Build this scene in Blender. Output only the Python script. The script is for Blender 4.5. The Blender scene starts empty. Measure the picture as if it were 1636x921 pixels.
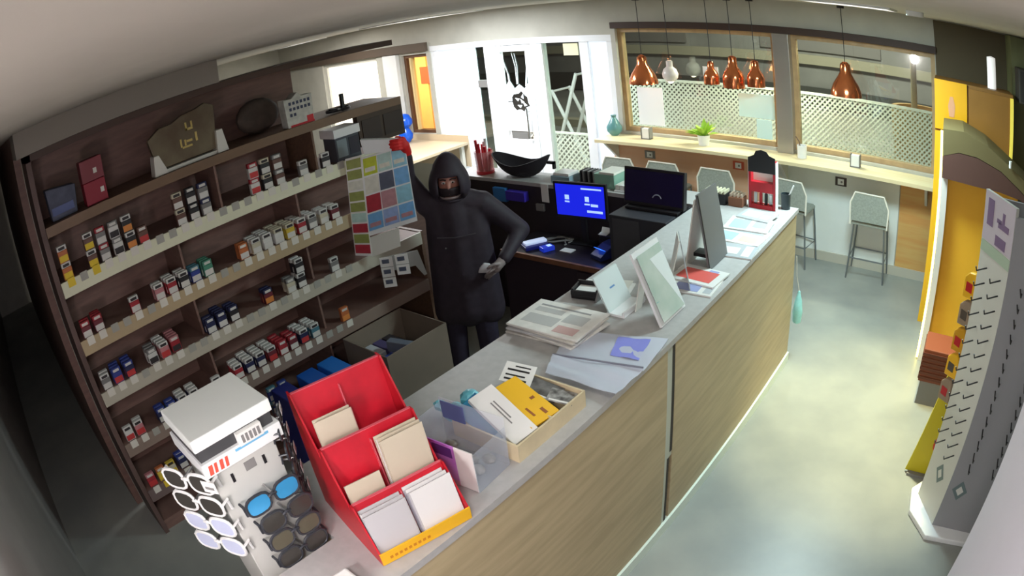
import bpy, bmesh, math, random
from mathutils import Vector, Matrix
random.seed(7)
SC = bpy.context.scene
COL = SC.collection
R = math.radians

# ------------------------------------------------------------------ camera
CAM = Vector((1.153, -4.225, 2.634)); YAW, PITCH, ROLL = 42.645, -24.232, -6.967
A1, A3 = 0.93339, 0.15298            # lens: angle = A1 r + A3 r^3, r in units of 1000 px of a 1636 px wide frame
_y, _p, _r = R(YAW), R(PITCH), R(ROLL)
CF = Vector((-math.sin(_y)*math.cos(_p), math.cos(_y)*math.cos(_p), math.sin(_p)))
_rt = Vector((math.cos(_y), math.sin(_y), 0)); _up = _rt.cross(CF)
CR = math.cos(_r)*_rt + math.sin(_r)*_up; CU = -math.sin(_r)*_rt + math.cos(_r)*_up
cd = bpy.data.cameras.new('camera'); cam = bpy.data.objects.new('camera', cd); COL.objects.link(cam)
cam.matrix_world = Matrix(((CR.x, CU.x, -CF.x, CAM.x), (CR.y, CU.y, -CF.y, CAM.y), (CR.z, CU.z, -CF.z, CAM.z), (0, 0, 0, 1)))
cd.type = 'PANO'; cd.sensor_fit = 'HORIZONTAL'; cd.sensor_width = 36.0; cd.sensor_height = 36.0*921/1636
cd.clip_start = 0.02; cd.clip_end = 200
_s = 1636/36/1000
for owner in (cd, getattr(cd, 'cycles', None)):
    if owner is None: continue
    try:
        owner.panorama_type = 'FISHEYE_LENS_POLYNOMIAL'
        owner.fisheye_fov = math.pi
        owner.fisheye_polynomial_k0 = 0.0
        owner.fisheye_polynomial_k1 = -A1*_s
        owner.fisheye_polynomial_k2 = 0.0
        owner.fisheye_polynomial_k3 = -A3*_s**3
        owner.fisheye_polynomial_k4 = 0.0
    except Exception as e:
        pass
SC.camera = cam

def lin(c):
    def f(v):
        v /= 255.0
        return v/12.92 if v <= 0.04045 else ((v+0.055)/1.055)**2.4
    return (f(c[0]), f(c[1]), f(c[2]), 1.0)

# ------------------------------------------------------------------ world, exposure, large lights
w = bpy.data.worlds.new('night_sky'); SC.world = w; w.use_nodes = True
bg = w.node_tree.nodes['Background']; bg.inputs[0].default_value = (0.05, 0.055, 0.08, 1); bg.inputs[1].default_value = 1.0
SC.view_settings.view_transform = 'Standard'; SC.view_settings.look = 'None'
SC.view_settings.gamma = 1.0; SC.view_settings.use_curve_mapping = False
SC.view_settings.exposure = 0.12
SC.cycles.max_bounces = 6
SC.cycles.diffuse_bounces = 4
try: SC.cycles.use_denoising = True
except Exception: pass

def area(name, loc, size, watts, color, rot=(0, 0, 0), sy=None):
    l = bpy.data.lights.new(name, 'AREA'); l.energy = watts; l.color = color
    l.size = size
    if sy: l.shape = 'RECTANGLE'; l.size_y = sy
    o = bpy.data.objects.new(name, l); COL.objects.link(o); o.location = loc; o.rotation_euler = rot
    return o
def bulb(name, loc, watts, color, radius=0.1):
    l = bpy.data.lights.new(name, 'POINT'); l.energy = watts; l.color = color; l.shadow_soft_size = radius
    o = bpy.data.objects.new(name, l); COL.objects.link(o); o.location = loc
    return o
area('aisle_panel_light', (0.55, -2.6, 2.680), 0.55, 3, (0.95, 1.0, 0.95))
area('near_fill_light', (1.10, -4.50, 2.680), 0.38, 26, (1.0, 0.95, 0.96))  # added panel behind the camera, brightens the stand top and near shelf
area('bar_panel_light', (0.45, 0.0, 2.680), 0.55, 76, (0.72, 0.97, 1.0), sy=0.55)
area('entrance_panel_light', (-4.3, 0.75, 2.680), 0.9, 105, (0.92, 0.96, 1.0))
area('back_room_panel_light', (-7.2, 0.9, 2.680), 0.55, 45, (1.0, 0.97, 0.92))
bulb('corner_fill_light', (0.35, -4.58, 1.85), 30, (1.0, 0.92, 0.93))  # added fill bulb beyond the frame edge, lifts shelves and foreground
sp = bpy.data.lights.new('kiosk_fill_spot', 'SPOT'); sp.energy = 330; sp.color = (1.0, 0.86, 0.42); sp.spot_size = R(58); sp.spot_blend = 0.8; sp.shadow_soft_size = 0.05  # added spot that makes the warm patch on the floor
spo = bpy.data.objects.new('kiosk_fill_spot', sp); COL.objects.link(spo); spo.location = (0.95, -0.45, 2.66)
area('street_fill_light', (-1.5, 7.5, 5.0), 1.0, 720, (1.0, 0.94, 0.86), (R(35), 0, 0))  # added light to lift the dark street and facade, no fixture

# ------------------------------------------------------------------ materials
MATS = {}
def mat(name, rgb, rough=0.6, metal=0.0, noise=0.0, scale=20.0, emit=None, bump=0.0, stretch=None, rgb2=None, spec=None, alpha=None):
    if name in MATS: return MATS[name]
    m = bpy.data.materials.new(name); m.use_nodes = True; nt = m.node_tree; b = nt.nodes['Principled BSDF']
    c = lin(rgb); b.inputs['Base Color'].default_value = c
    b.inputs['Roughness'].default_value = rough; b.inputs['Metallic'].default_value = metal
    if spec is not None: b.inputs['Specular IOR Level'].default_value = spec
    if noise > 0 or rgb2 is not None:
        tc = nt.nodes.new('ShaderNodeTexCoord'); mp = nt.nodes.new('ShaderNodeMapping'); nz = nt.nodes.new('ShaderNodeTexNoise')
        nz.inputs['Scale'].default_value = scale; nz.inputs['Detail'].default_value = 6
        if stretch: mp.inputs['Scale'].default_value = stretch
        rp = nt.nodes.new('ShaderNodeValToRGB')
        c2 = lin(rgb2) if rgb2 else tuple(min(1, v*(1+noise)) for v in c[:3])+(1,)
        c1 = c if rgb2 else tuple(v*(1-noise) for v in c[:3])+(1,)
        rp.color_ramp.elements[0].position = 0.35; rp.color_ramp.elements[1].position = 0.65
        rp.color_ramp.elements[0].color = c1; rp.color_ramp.elements[1].color = c2
        nt.links.new(tc.outputs['Object'], mp.inputs[0]); nt.links.new(mp.outputs[0], nz.inputs['Vector'])
        nt.links.new(nz.outputs['Fac'], rp.inputs[0]); nt.links.new(rp.outputs[0], b.inputs['Base Color'])
        if bump > 0:
            bp = nt.nodes.new('ShaderNodeBump'); bp.inputs['Strength'].default_value = bump; bp.inputs['Distance'].default_value = 0.01
            nt.links.new(nz.outputs['Fac'], bp.inputs['Height']); nt.links.new(bp.outputs[0], b.inputs['Normal'])
    if emit:
        b.inputs['Emission Color'].default_value = lin(emit[0]); b.inputs['Emission Strength'].default_value = emit[1]
    MATS[name] = m; return m

def glass_mat(name, tint=(235, 245, 240), gloss=0.08, rough=0.02):
    if name in MATS: return MATS[name]
    m = bpy.data.materials.new(name); m.use_nodes = True; nt = m.node_tree; nt.nodes.clear()
    o = nt.nodes.new('ShaderNodeOutputMaterial'); mx = nt.nodes.new('ShaderNodeMixShader')
    t = nt.nodes.new('ShaderNodeBsdfTransparent'); g = nt.nodes.new('ShaderNodeBsdfGlossy')
    t.inputs[0].default_value = lin(tint); g.inputs['Roughness'].default_value = rough
    mx.inputs[0].default_value = gloss
    nt.links.new(t.outputs[0], mx.inputs[1]); nt.links.new(g.outputs[0], mx.inputs[2]); nt.links.new(mx.outputs[0], o.inputs[0])
    MATS[name] = m; return m

def film_mat(name, rgb=(225, 230, 240), see=0.35, rough=0.25):
    """thin clear plastic: part see-through, part milky"""
    if name in MATS: return MATS[name]
    m = bpy.data.materials.new(name); m.use_nodes = True; nt = m.node_tree
    b = nt.nodes['Principled BSDF']; o = nt.nodes['Material Output']
    b.inputs['Base Color'].default_value = lin(rgb); b.inputs['Roughness'].default_value = rough
    t = nt.nodes.new('ShaderNodeBsdfTransparent'); mx = nt.nodes.new('ShaderNodeMixShader'); mx.inputs[0].default_value = 1-see
    nt.links.new(t.outputs[0], mx.inputs[1]); nt.links.new(b.outputs[0], mx.inputs[2]); nt.links.new(mx.outputs[0], o.inputs[0])
    MATS[name] = m; return m

# ------------------------------------------------------------------ mesh builder
class MB:
    def __init__(s): s.v = []; s.f = []
    def add(s, vs, fs):
        n = len(s.v); s.v += [tuple(v) for v in vs]; s.f += [tuple(i+n for i in f) for f in fs]; return s
    def box(s, x0, x1, y0, y1, z0, z1, mtx=None):
        vs = [Vector((x, y, z)) for x in (x0, x1) for y in (y0, y1) for z in (z0, z1)]
        if mtx is not None: vs = [mtx @ v for v in vs]
        return s.add(vs, [(0, 1, 3, 2), (4, 6, 7, 5), (0, 4, 5, 1), (2, 3, 7, 6), (0, 2, 6, 4), (1, 5, 7, 3)])
    def cbox(s, c, d, mtx=None):
        return s.box(c[0]-d[0]/2, c[0]+d[0]/2, c[1]-d[1]/2, c[1]+d[1]/2, c[2]-d[2]/2, c[2]+d[2]/2, mtx)
    def tube(s, pts, r, n=8, cap=True):
        pts = [Vector(p) for p in pts]; rs = r if isinstance(r, (list, tuple)) else [r]*len(pts)
        vs = []; fs = []
        prev = None
        for i, p in enumerate(pts):
            if i == 0: t = pts[1]-p
            elif i == len(pts)-1: t = p-pts[i-1]
            else: t = (pts[i+1]-p).normalized()+(p-pts[i-1]).normalized()
            t.normalize()
            if prev is None:
                a = Vector((0, 0, 1)) if abs(t.z) < 0.9 else Vector((1, 0, 0))
                u = t.cross(a).normalized()
            else:
                u = (prev-t*prev.dot(t)).normalized()
            prev = u; vv = t.cross(u)
            for k in range(n):
                an = 2*math.pi*k/n
                vs.append(p+(u*math.cos(an)+vv*math.sin(an))*rs[i])
        for i in range(len(pts)-1):
            for k in range(n):
                a = i*n+k; b = i*n+(k+1) % n
                fs.append((a, b, b+n, a+n))
        if cap:
            fs.append(tuple(reversed(range(n)))); fs.append(tuple(range(len(vs)-n, len(vs))))
        return s.add(vs, fs)
    def lathe(s, prof, c=(0, 0, 0), n=20, cap=True):
        vs = []; fs = []
        for (r, z) in prof:
            for k in range(n):
                an = 2*math.pi*k/n
                vs.append((c[0]+r*math.cos(an), c[1]+r*math.sin(an), c[2]+z))
        for i in range(len(prof)-1):
            for k in range(n):
                a = i*n+k; b = i*n+(k+1) % n
                fs.append((a, b, b+n, a+n))
        if cap:
            fs.append(tuple(reversed(range(n)))); fs.append(tuple(range(len(vs)-n, len(vs))))
        return s.add(vs, fs)
    def prism(s, poly, d0, d1, axis='y'):
        """extrude a 2D polygon; axis is the extrusion axis"""
        def P(a, b, d):
            return {'y': (a, d, b), 'x': (d, a, b), 'z': (a, b, d)}[axis]
        n = len(poly); vs = [P(a, b, d0) for a, b in poly]+[P(a, b, d1) for a, b in poly]
        fs = [tuple(range(n)), tuple(reversed(range(n, 2*n)))]
        for i in range(n):
            j = (i+1) % n; fs.append((i, i+n, j+n, j))
        return s.add(vs, fs)
    def sphere(s, c, r, n=12, m=8, sc=(1, 1, 1)):
        vs = []; fs = []
        for i in range(m+1):
            th = math.pi*i/m
            for k in range(n):
                an = 2*math.pi*k/n
                vs.append((c[0]+r*sc[0]*math.sin(th)*math.cos(an), c[1]+r*sc[1]*math.sin(th)*math.sin(an), c[2]+r*sc[2]*math.cos(th)))
        for i in range(m):
            for k in range(n):
                a = i*n+k; b = i*n+(k+1) % n
                fs.append((a, a+n, b+n, b))
        return s.add(vs, fs)
    def quad(s, a, b, c, d, t):
        """slab of thickness t on the corner points a b c d"""
        a, b, c, d = map(Vector, (a, b, c, d)); n = (b-a).cross(d-a).normalized()*t
        vs = [a, b, c, d, a+n, b+n, c+n, d+n]
        return s.add(vs, [(3, 2, 1, 0), (4, 5, 6, 7), (0, 1, 5, 4), (1, 2, 6, 5), (2, 3, 7, 6), (3, 0, 4, 7)])
    def mesh(s, name, bevel=0.0, seg=2, smooth=False):
        me = bpy.data.meshes.new(name); me.from_pydata(s.v, [], s.f); me.update()
        bm = bmesh.new(); bm.from_mesh(me)
        bmesh.ops.remove_doubles(bm, verts=bm.verts, dist=1e-6)
        bmesh.ops.recalc_face_normals(bm, faces=bm.faces)
        if bevel > 0:
            bmesh.ops.bevel(bm, geom=[e for e in bm.edges if e.is_manifold and e.calc_face_angle(0) > 0.5], offset=bevel, segments=seg, affect='EDGES', profile=0.5, clamp_overlap=True)
        bm.to_mesh(me); bm.free()
        if smooth:
            for p in me.polygons: p.use_smooth = True
            try: me.set_sharp_from_angle(angle=R(40))
            except Exception: pass
        return me

def link(name, me, m, parent=None, loc=None, rz=None):
    o = bpy.data.objects.new(name, me); COL.objects.link(o)
    if m is not None:
        if len(me.materials) == 0: me.materials.append(None)
        o.material_slots[0].link = 'OBJECT'; o.material_slots[0].material = m
    if parent: o.parent = parent
    if loc: o.location = loc
    if rz: o.rotation_euler[2] = rz
    return o
def part(name, mb, m, parent=None, bevel=0.0, seg=2, smooth=False, label=None, stuff=False):
    o = link(name, mb.mesh(name, bevel, seg, smooth), m, parent)
    if label: o['label'] = label
    if stuff: o['kind'] = 'stuff'
    return o
def thing(name, label, cat, loc=(0, 0, 0), rz=0.0, group=None):
    o = bpy.data.objects.new(name, None); COL.objects.link(o); o.location = loc; o.rotation_euler[2] = rz
    o.empty_display_size = 0.05
    return tag(o, label, cat, group)
def tag(o, label, cat, group=None):
    o['label'] = label; o['category'] = cat
    if group: o['group'] = group
    return o
def struct(name, mb, m, label=None, bevel=0.0):
    o = part(name, mb, m, None, bevel); o['kind'] = 'structure'
    o['label'] = label or name.replace('_', ' ')
    return o
ORD = ['first', 'second', 'third', 'fourth', 'fifth', 'sixth', 'seventh', 'eighth', 'ninth', 'tenth', 'eleventh', 'twelfth', 'thirteenth', 'fourteenth', 'fifteenth',
       'sixteenth', 'seventeenth', 'eighteenth', 'nineteenth', 'twentieth']

def ray(u, v):
    a = (u-818)/1000; b = -(v-460.5)/1000; q = math.hypot(a, b); t = A1*q+A3*q**3
    return CF*math.cos(t)+(CR*(a/q)+CU*(b/q))*math.sin(t)
def onz(u, v, z): w_ = ray(u, v); return CAM+w_*((z-CAM.z)/w_.z)
def onx(u, v, x): w_ = ray(u, v); return CAM+w_*((x-CAM.x)/w_.x)
def ony(u, v, y): w_ = ray(u, v); return CAM+w_*((y-CAM.y)/w_.y)

# ------------------------------------------------------------------ palette
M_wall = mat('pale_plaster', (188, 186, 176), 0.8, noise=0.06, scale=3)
M_ceil = mat('ceiling_paint', (200, 192, 180), 0.85, noise=0.04, scale=2)
M_floor = mat('concrete_floor', (136, 140, 136), 0.38, rgb2=(158, 160, 152), scale=1.6, bump=0.03)
M_dark = mat('dark_brown_panel', (128, 98, 88), 0.6, noise=0.12, scale=6, stretch=(1, 1, 6))
M_brown = mat('brown_shelf_wood', (112, 84, 66), 0.55, noise=0.12, scale=8, stretch=(6, 0.6, 6))
M_lam = mat('beige_wood_laminate', (170, 152, 118), 0.5, rgb2=(186, 168, 132), scale=5, stretch=(6, 0.5, 6))
M_top = mat('grey_worktop', (176, 174, 172), 0.45, noise=0.05, scale=30)
M_white = mat('white_gloss', (235, 236, 236), 0.4)
M_offw = mat('off_white', (222, 220, 210), 0.55)
M_grey = mat('mid_grey', (130, 128, 126), 0.6)
M_black = mat('black_plastic', (28, 25, 28), 0.45)
M_blackm = mat('black_matt', (34, 28, 34), 0.85)
M_red = mat('red_plastic', (190, 24, 40), 0.35, noise=0.1, scale=8)
M_yel = mat('yellow_lacquer', (236, 180, 30), 0.4)
M_chrome = mat('brushed_steel', (190, 190, 190), 0.3, 1.0)
M_paper = mat('white_paper', (232, 230, 226), 0.8)
M_glass = glass_mat('window_glass')
# ------------------------------------------------------------------ the setting
YW = 2.139
struct('floor', MB().box(-10, 2.6, -4.75, 2.30, -0.12, 0), M_floor, 'grey polished concrete floor of the shop')
struct('ceiling', MB().box(-10.2, 2.8, -4.95, 2.36, 2.70, 2.82), M_ceil, 'pale flat ceiling of the shop')
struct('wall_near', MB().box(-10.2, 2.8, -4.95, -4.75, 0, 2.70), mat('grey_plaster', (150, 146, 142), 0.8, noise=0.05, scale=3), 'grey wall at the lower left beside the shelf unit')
struct('wall_left', MB().box(-10.2, -10.0, -4.75, 2.30, 0, 2.70), M_wall, 'far left wall of the back room')
struct('wall_right', MB().box(2.6, 2.8, -4.75, 2.36, 0, 2.70), mat('olive_wall', (96, 86, 62), 0.7, noise=0.1, scale=2), 'dim olive brown right wall')
struct('wall_partition', MB().box(-9.95, -2.90, -4.03, -3.975, 0, 2.695), M_dark, 'dark partition wall behind the end of the shelf unit')
struct('trim_1', MB().box(1.57, 2.59, -4.74, -2.5, 0, 2.695), mat('lavender_white_paint', (204, 200, 210), 0.7, noise=0.03, scale=2), 'lavender white pillar at the right edge', bevel=0.006)
# window wall with its openings
wb = MB()
TH = 0.20
def wx(x0, x1, z0, z1): wb.box(x0, x1, YW, YW+TH, z0, z1)
wx(-10, -8.5, 0, 2.70); wx(-8.5, -6.95, 0, 1.0); wx(-8.5, -6.95, 2.2, 2.70)
wx(-6.95, -6.35, 0, 2.70); wx(-6.35, -5.80, 0, 0.95); wx(-6.35, -5.80, 2.17, 2.70)
wx(-5.80, -5.72, 0, 2.70); wx(-5.72, -2.76, 2.27, 2.70); wx(-2.76, -2.70, 0, 2.70)
wx(-2.70, 1.00, 0, 1.12); wx(-2.70, 1.00, 2.36, 2.70); wx(1.00, 2.6, 0, 2.70)
struct('wall_back', wb, M_wall, 'pale window wall with the entrance and bar windows')
struct('wall_bar_panel', MB().box(-0.99, 0.60, YW-0.03, YW-0.001, 0.10, 1.05), mat('bar_front_pale', (226, 230, 226), 0.55, noise=0.03, scale=3), 'pale panel under the middle of the window bar')
struct('wall_bar_panel_brown', MB().box(-2.84, -1.0, YW-0.03, YW-0.001, 0.10, 1.05), mat('bar_front_brown', (226, 172, 138), 0.55, rgb2=(228, 182, 150), scale=3, stretch=(0.5, 1, 6)), 'brown wood panel under the left half of the window bar')
struct('wall_bar_panel_amber', MB().box(0.61, 1.0, YW-0.03, YW-0.001, 0.10, 1.05), mat('bar_front_amber', (206, 150, 84), 0.55, rgb2=(210, 170, 104), scale=3, stretch=(0.5, 1, 6)), 'amber wood panel under the right end of the window bar')
struct('wall_gap_blocker', MB().box(-2.93, -2.87, -1.25, -0.262, 0, 1.18), M_dark, 'dark half-height blocker added in the gap between shelves and ledge')  # half wall added to darken the gap and stop light from behind
struct('baseboard_back', MB().box(-2.84, 1.0, YW-0.045, YW-0.001, 0, 0.10), mat('skirting_paint', (190, 186, 172), 0.6), 'pale skirting under the window bar')
struct('trim_2', MB().box(-10, -5.75, YW-0.06, YW-0.001, 2.21, 2.34), mat('brown_lintel', (92, 78, 66), 0.6), 'brown lintel strip over the left windows', bevel=0.004)
struct('trim_3', MB().box(-2.73, 1.02, YW-0.05, YW-0.001, 2.345, 2.42), mat('dark_lintel', (64, 46, 40), 0.6), 'dark lintel strip over the bar windows', bevel=0.004)
struct('trim_7', MB().box(1.01, 1.849, YW-0.012, YW-0.001, 0, 2.69), mat('dark_olive_panel', (92, 80, 58), 0.7), 'dark olive wall panel right of the bar windows')
struct('trim_8', MB().box(-2.90, -2.42, -4.03, -2.63, 2.552, 2.699), mat('bulkhead_darkened', (150, 143, 134), 0.85), 'plaster bulkhead above the near half of the shelf unit')  # ceiling colour darkened here to offset the light on the front face
struct('trim_4', MB().box(1.85, 2.59, 1.6, YW-0.001, 0, 2.69), mat('green_strip', (120, 122, 84), 0.6), 'dull green corner wall at the far right')

# windows: frame, panes
M_alu = mat('window_alu', (176, 170, 164), 0.35, 0.6)
M_wframe = mat('warm_window_wood', (184, 154, 114), 0.5, noise=0.1, scale=10)
def window(name, label, x0, x1, z0, z1, m, fr=0.05, pane=None, y=YW+0.05, mull=()):
    f = struct(name, MB().box(x0, x1, y, y+0.09, z1-fr, z1).box(x0, x1, y, y+0.09, z0, z0+fr).box(x0, x0+fr, y, y+0.09, z0+fr, z1-fr).box(x1-fr, x1, y, y+0.09, z0+fr, z1-fr), m, label)
    part('pane', MB().box(x0+fr, x1-fr, y+0.04, y+0.048, z0+fr, z1-fr), pane or M_glass, f)
    return f
window('window_1', 'left bar window with a white lattice outside', -2.70, -0.80, 1.12, 2.345, M_wframe)
window('window_2', 'right bar window with a white lattice outside', -0.62, 1.00, 1.12, 2.345, M_wframe)
struct('trim_5', MB().box(-0.80, -0.62, YW-0.06, YW+0.15, 1.09, 2.345), M_alu, 'grey mullion post between the two bar windows', bevel=0.006)
M_lit = mat('lit_frosted_window', (250, 244, 230), 0.5, emit=((255, 248, 232), 0.9))
window('window_3', 'bright white frosted window at the far left', -8.5, -6.95, 1.0, 2.2, M_offw, 0.06, M_lit)
w4 = window('window_4', 'narrow window with brown frame glowing orange', -6.35, -5.80, 0.95, 2.17, mat('brown_frame', (104, 70, 46), 0.5), 0.05, glass_mat('warm_pane', (255, 240, 215)))
part('casement_bar', MB().box(-6.24, -6.20, YW+0.05, YW+0.13, 1.0, 2.12), mat('cream_bar', (222, 196, 140), 0.5), w4)
struct('trim_6', MB().box(-6.72, -6.40, YW-0.07, YW-0.001, 0, 2.20), M_white, 'white pilaster between the two left windows', bevel=0.005)

# entrance: white framed door set with shattered glass
d1 = bpy.data.objects.new('door_1', None); COL.objects.link(d1); d1['kind'] = 'structure'; d1['label'] = 'white framed shop entrance with a shattered glass door'
M_dw = mat('white_door_paint', (246, 248, 252), 0.45)
M_frost = mat('frosted_glass_film', (240, 246, 252), 0.5, emit=((225, 238, 255), 0.55), noise=0.02, scale=2, stretch=(6, 1, 0.3))  # emission stands in for outside light coming through the film
yd0, yd1 = YW+0.02, YW+0.12
part('head_rail', MB().box(-5.72, -2.76, yd0-0.02, yd1, 2.19, 2.27), M_dw, d1)
part('frame_post', MB().box(-5.72, -5.64, yd0, yd1, 0, 2.19), M_dw, d1)
part('frosted_panel', MB().box(-5.64, -4.90, yd0+0.03, yd0+0.05, 0.0, 2.19), M_frost, d1)
part('pane', MB().box(-4.90, -4.72, yd0+0.04, yd0+0.048, 0.0, 2.19), M_glass, d1)
part('lock_plate', MB().box(-4.90, -4.72, yd0+0.02, yd0+0.06, 1.62, 1.72), M_grey, d1)
part('frame_post', MB().box(-4.72, -4.52, yd0, yd1, 0, 2.19), M_dw, d1)
leaf = part('door_leaf', MB().box(-4.52, -4.44, yd0-0.01, yd0+0.05, 0.02, 2.18).box(-4.03, -3.95, yd0-0.01, yd0+0.05, 0.02, 2.18)
     .box(-4.44, -4.03, yd0-0.01, yd0+0.05, 2.10, 2.18).box(-4.44, -4.03, yd0-0.01, yd0+0.05, 0.02, 0.92).box(-4.44, -4.03, yd0, yd0+0.04, 1.03, 1.18), M_dw, d1)
part('pane', MB().box(-4.44, -4.03, yd0+0.02, yd0+0.026, 1.62, 2.10), M_glass, leaf)
# jagged crazed glass left in the leaf, round a ragged hole
rng = random.Random(3)
hole = [(-4.20+0.13*math.cos(a)*rng.uniform(.75, 1.25), 1.42+0.13*math.sin(a)*rng.uniform(.7, 1.2)) for a in [i*2*math.pi/14 for i in range(14)]]
rim = [(-4.44, 1.42), (-4.44, 1.62), (-4.36, 1.72), (-4.28, 1.60), (-4.20, 1.66), (-4.12, 1.60), (-4.03, 1.70), (-4.03, 1.5), (-4.03, 1.42), (-4.03, 1.28), (-4.03, 1.18), (-4.20, 1.18), (-4.36, 1.18), (-4.44, 1.18)]
hs = sorted(hole, key=lambda p: math.atan2(p[1]-1.42, p[0]+4.20)); rs = sorted(rim, key=lambda p: math.atan2(p[1]-1.42, p[0]+4.20))
M_craze = mat('crazed_glass', (236, 244, 250), 0.3, emit=((225, 238, 255), 0.35), noise=0.1, scale=30)  # glow put into the shards, like the frosted panels
for i in range(14):
    j = (i+1) % 14
    a, b, c, d = rs[i], rs[j], hs[j], hs[i]
    g = 0.90
    cx = (a[0]+b[0]+c[0]+d[0])/4; cz = (a[1]+b[1]+c[1]+d[1])/4
    q = [(cx+(p[0]-cx)*g, cz+(p[1]-cz)*g) for p in (a, b, c, d)]
    part('glass_shard', MB().prism(q, yd0+0.012, yd0+0.020, 'y'), M_craze, leaf)
for k, (dx, dz) in enumerate([(0.02, 0.0), (-0.05, 0.03), (0.06, -0.04), (-0.02, -0.06), (0.03, 0.07)]):
    x, z = -4.20+dx, 1.42+dz; a = rng.uniform(0, 3); L = 0.045
    q = [(x+L*math.cos(a+t)*s, z+L*math.sin(a+t)*s) for t, s in ((0, 1), (2.2, .5), (4.0, .8))]
    part('glass_shard', MB().prism(q, yd0+0.012, yd0+0.018, 'y'), M_craze, leaf)
for k in range(9):
    a = k*0.72+0.3; r0, r1 = 0.20, 0.20+rng.uniform(.12, .34)
    p0 = Vector((-4.20+r0*math.cos(a), yd0+0.016, 1.46+r0*abs(math.sin(a)))); p1 = Vector((min(-4.05, max(-4.43, -4.20+r1*0.8*math.cos(a)))+0.0, yd0+0.016, min(2.08, 1.46+r1*1.4*abs(math.sin(a))+.1)))
    pm = (p0+p1)/2+Vector((0.02, 0, 0.03))
    part('crack', MB().tube([p0, pm, p1], [0.006, 0.004, 0.002], 5), M_craze, leaf)
part('pull_handle', MB().tube([(-4.06, yd0-0.06, 0.95), (-4.06, yd0-0.06, 1.35)], 0.012).tube([(-4.06, yd0-0.06, 1.0), (-4.06, yd0, 1.0)], 0.008).tube([(-4.06, yd0-0.06, 1.3), (-4.06, yd0, 1.3)], 0.008), M_chrome, leaf, smooth=True)
part('kick_patch', MB().box(-4.38, -4.12, yd0-0.016, yd0-0.011, 0.93, 1.02), M_grey, leaf)
part('frame_post', MB().box(-3.95, -3.77, yd0, yd1, 0, 2.19), M_dw, d1)
part('pane', MB().box(-3.77, -3.22, yd0+0.04, yd0+0.048, 0.0, 2.19), M_glass, d1)
part('frame_post', MB().box(-3.22, -3.10, yd0, yd1, 0, 2.19), M_dw, d1)
part('frosted_panel', MB().box(-3.10, -2.84, yd0+0.03, yd0+0.05, 0.0, 2.19), M_frost, d1)
part('frame_post', MB().box(-2.84, -2.76, yd0, yd1, 0, 2.19), M_dw, d1)
tag(part('notice_paper', MB().box(-3.47, -3.26, yd0+0.030, yd0+0.034, 2.02, 2.17).box(-3.44, -3.30, yd0+0.028, yd0+0.0299, 2.11, 2.125), mat('cream_paper', (240, 232, 196), 0.8), None), 'cream paper notice taped high on the entrance glass', 'notice')

# outside: ground, road, far buildings
struct('ground_outside', MB().box(-16, 10, 2.31, 22, -0.14, -0.02), mat('terrace_paving', (150, 146, 136), 0.8, noise=0.12, scale=1.5), 'grey paved terrace and street outside')
fb = thing('street_building', 'dim brown building across the dark street with a pale band', 'building', (-3, 12, 0))
part('facade', MB().box(-12, 12, 0, 0.6, 0, 6), mat('night_facade', (124, 120, 114), 0.9, noise=0.2, scale=0.8), fb)
part('cornice_band', MB().box(-12, 12, -0.12, -0.001, 1.15, 1.40), mat('pale_band', (150, 142, 120), 0.9), fb)
part('plinth', MB().box(-12, 12, -0.10, -0.001, 0, 0.55), mat('dark_plinth', (66, 64, 58), 0.9), fb)
part('roller_shutter', MB().box(-6.4, -3.4, -0.06, -0.001, 1.5, 4.5), mat('dark_shutter', (112, 106, 100), 0.7), fb)
part('roller_shutter', MB().box(-1.2, 2.2, -0.06, -0.001, 1.5, 4.5), mat('dark_shutter', (112, 106, 100), 0.7), fb)
struct('curb_outside', MB().box(-16, 10, 7.0, 7.25, -0.02, 0.14), mat('kerb_stone', (170, 160, 136), 0.9), 'pale kerb along the street outside')
pole = thing('street_pole', 'pale street pole standing in a round planter outside the right window', 'pole', (0.50, 6.0, 0))
part('shaft', MB().lathe([(0.06, 0), (0.055, 2.0), (0.05, 4.2)], n=14), mat('pole_paint', (190, 176, 140), 0.6), pole, smooth=True)
part('collar', MB().lathe([(0.085, 0.0), (0.085, 0.3), (0.06, 0.36)], n=14), mat('pole_paint', (190, 176, 140), 0.6), pole, smooth=True)
pl = thing('round_planter', 'tan round planter ring outside at the foot of the street pole', 'planter', (0.62, 5.85, 0))
part('tub', MB().lathe([(0.44, 0), (0.52, 1.05), (0.52, 1.25), (0.44, 1.25), (0.42, 1.1), (0.0, 1.1)], n=24), mat('tan_stone', (196, 158, 98), 0.8, noise=0.1), pl, smooth=True)
tag(part('bollard_lamp', MB().lathe([(0.05, 0), (0.05, 1.25), (0.075, 1.27), (0.075, 1.48), (0.02, 1.52)], (1.0, 6.3, 0), 14), mat('pale_metal', (188, 182, 150), 0.5), None, smooth=True), 'small pale bollard beyond the tan planter ring', 'bollard')

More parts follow.
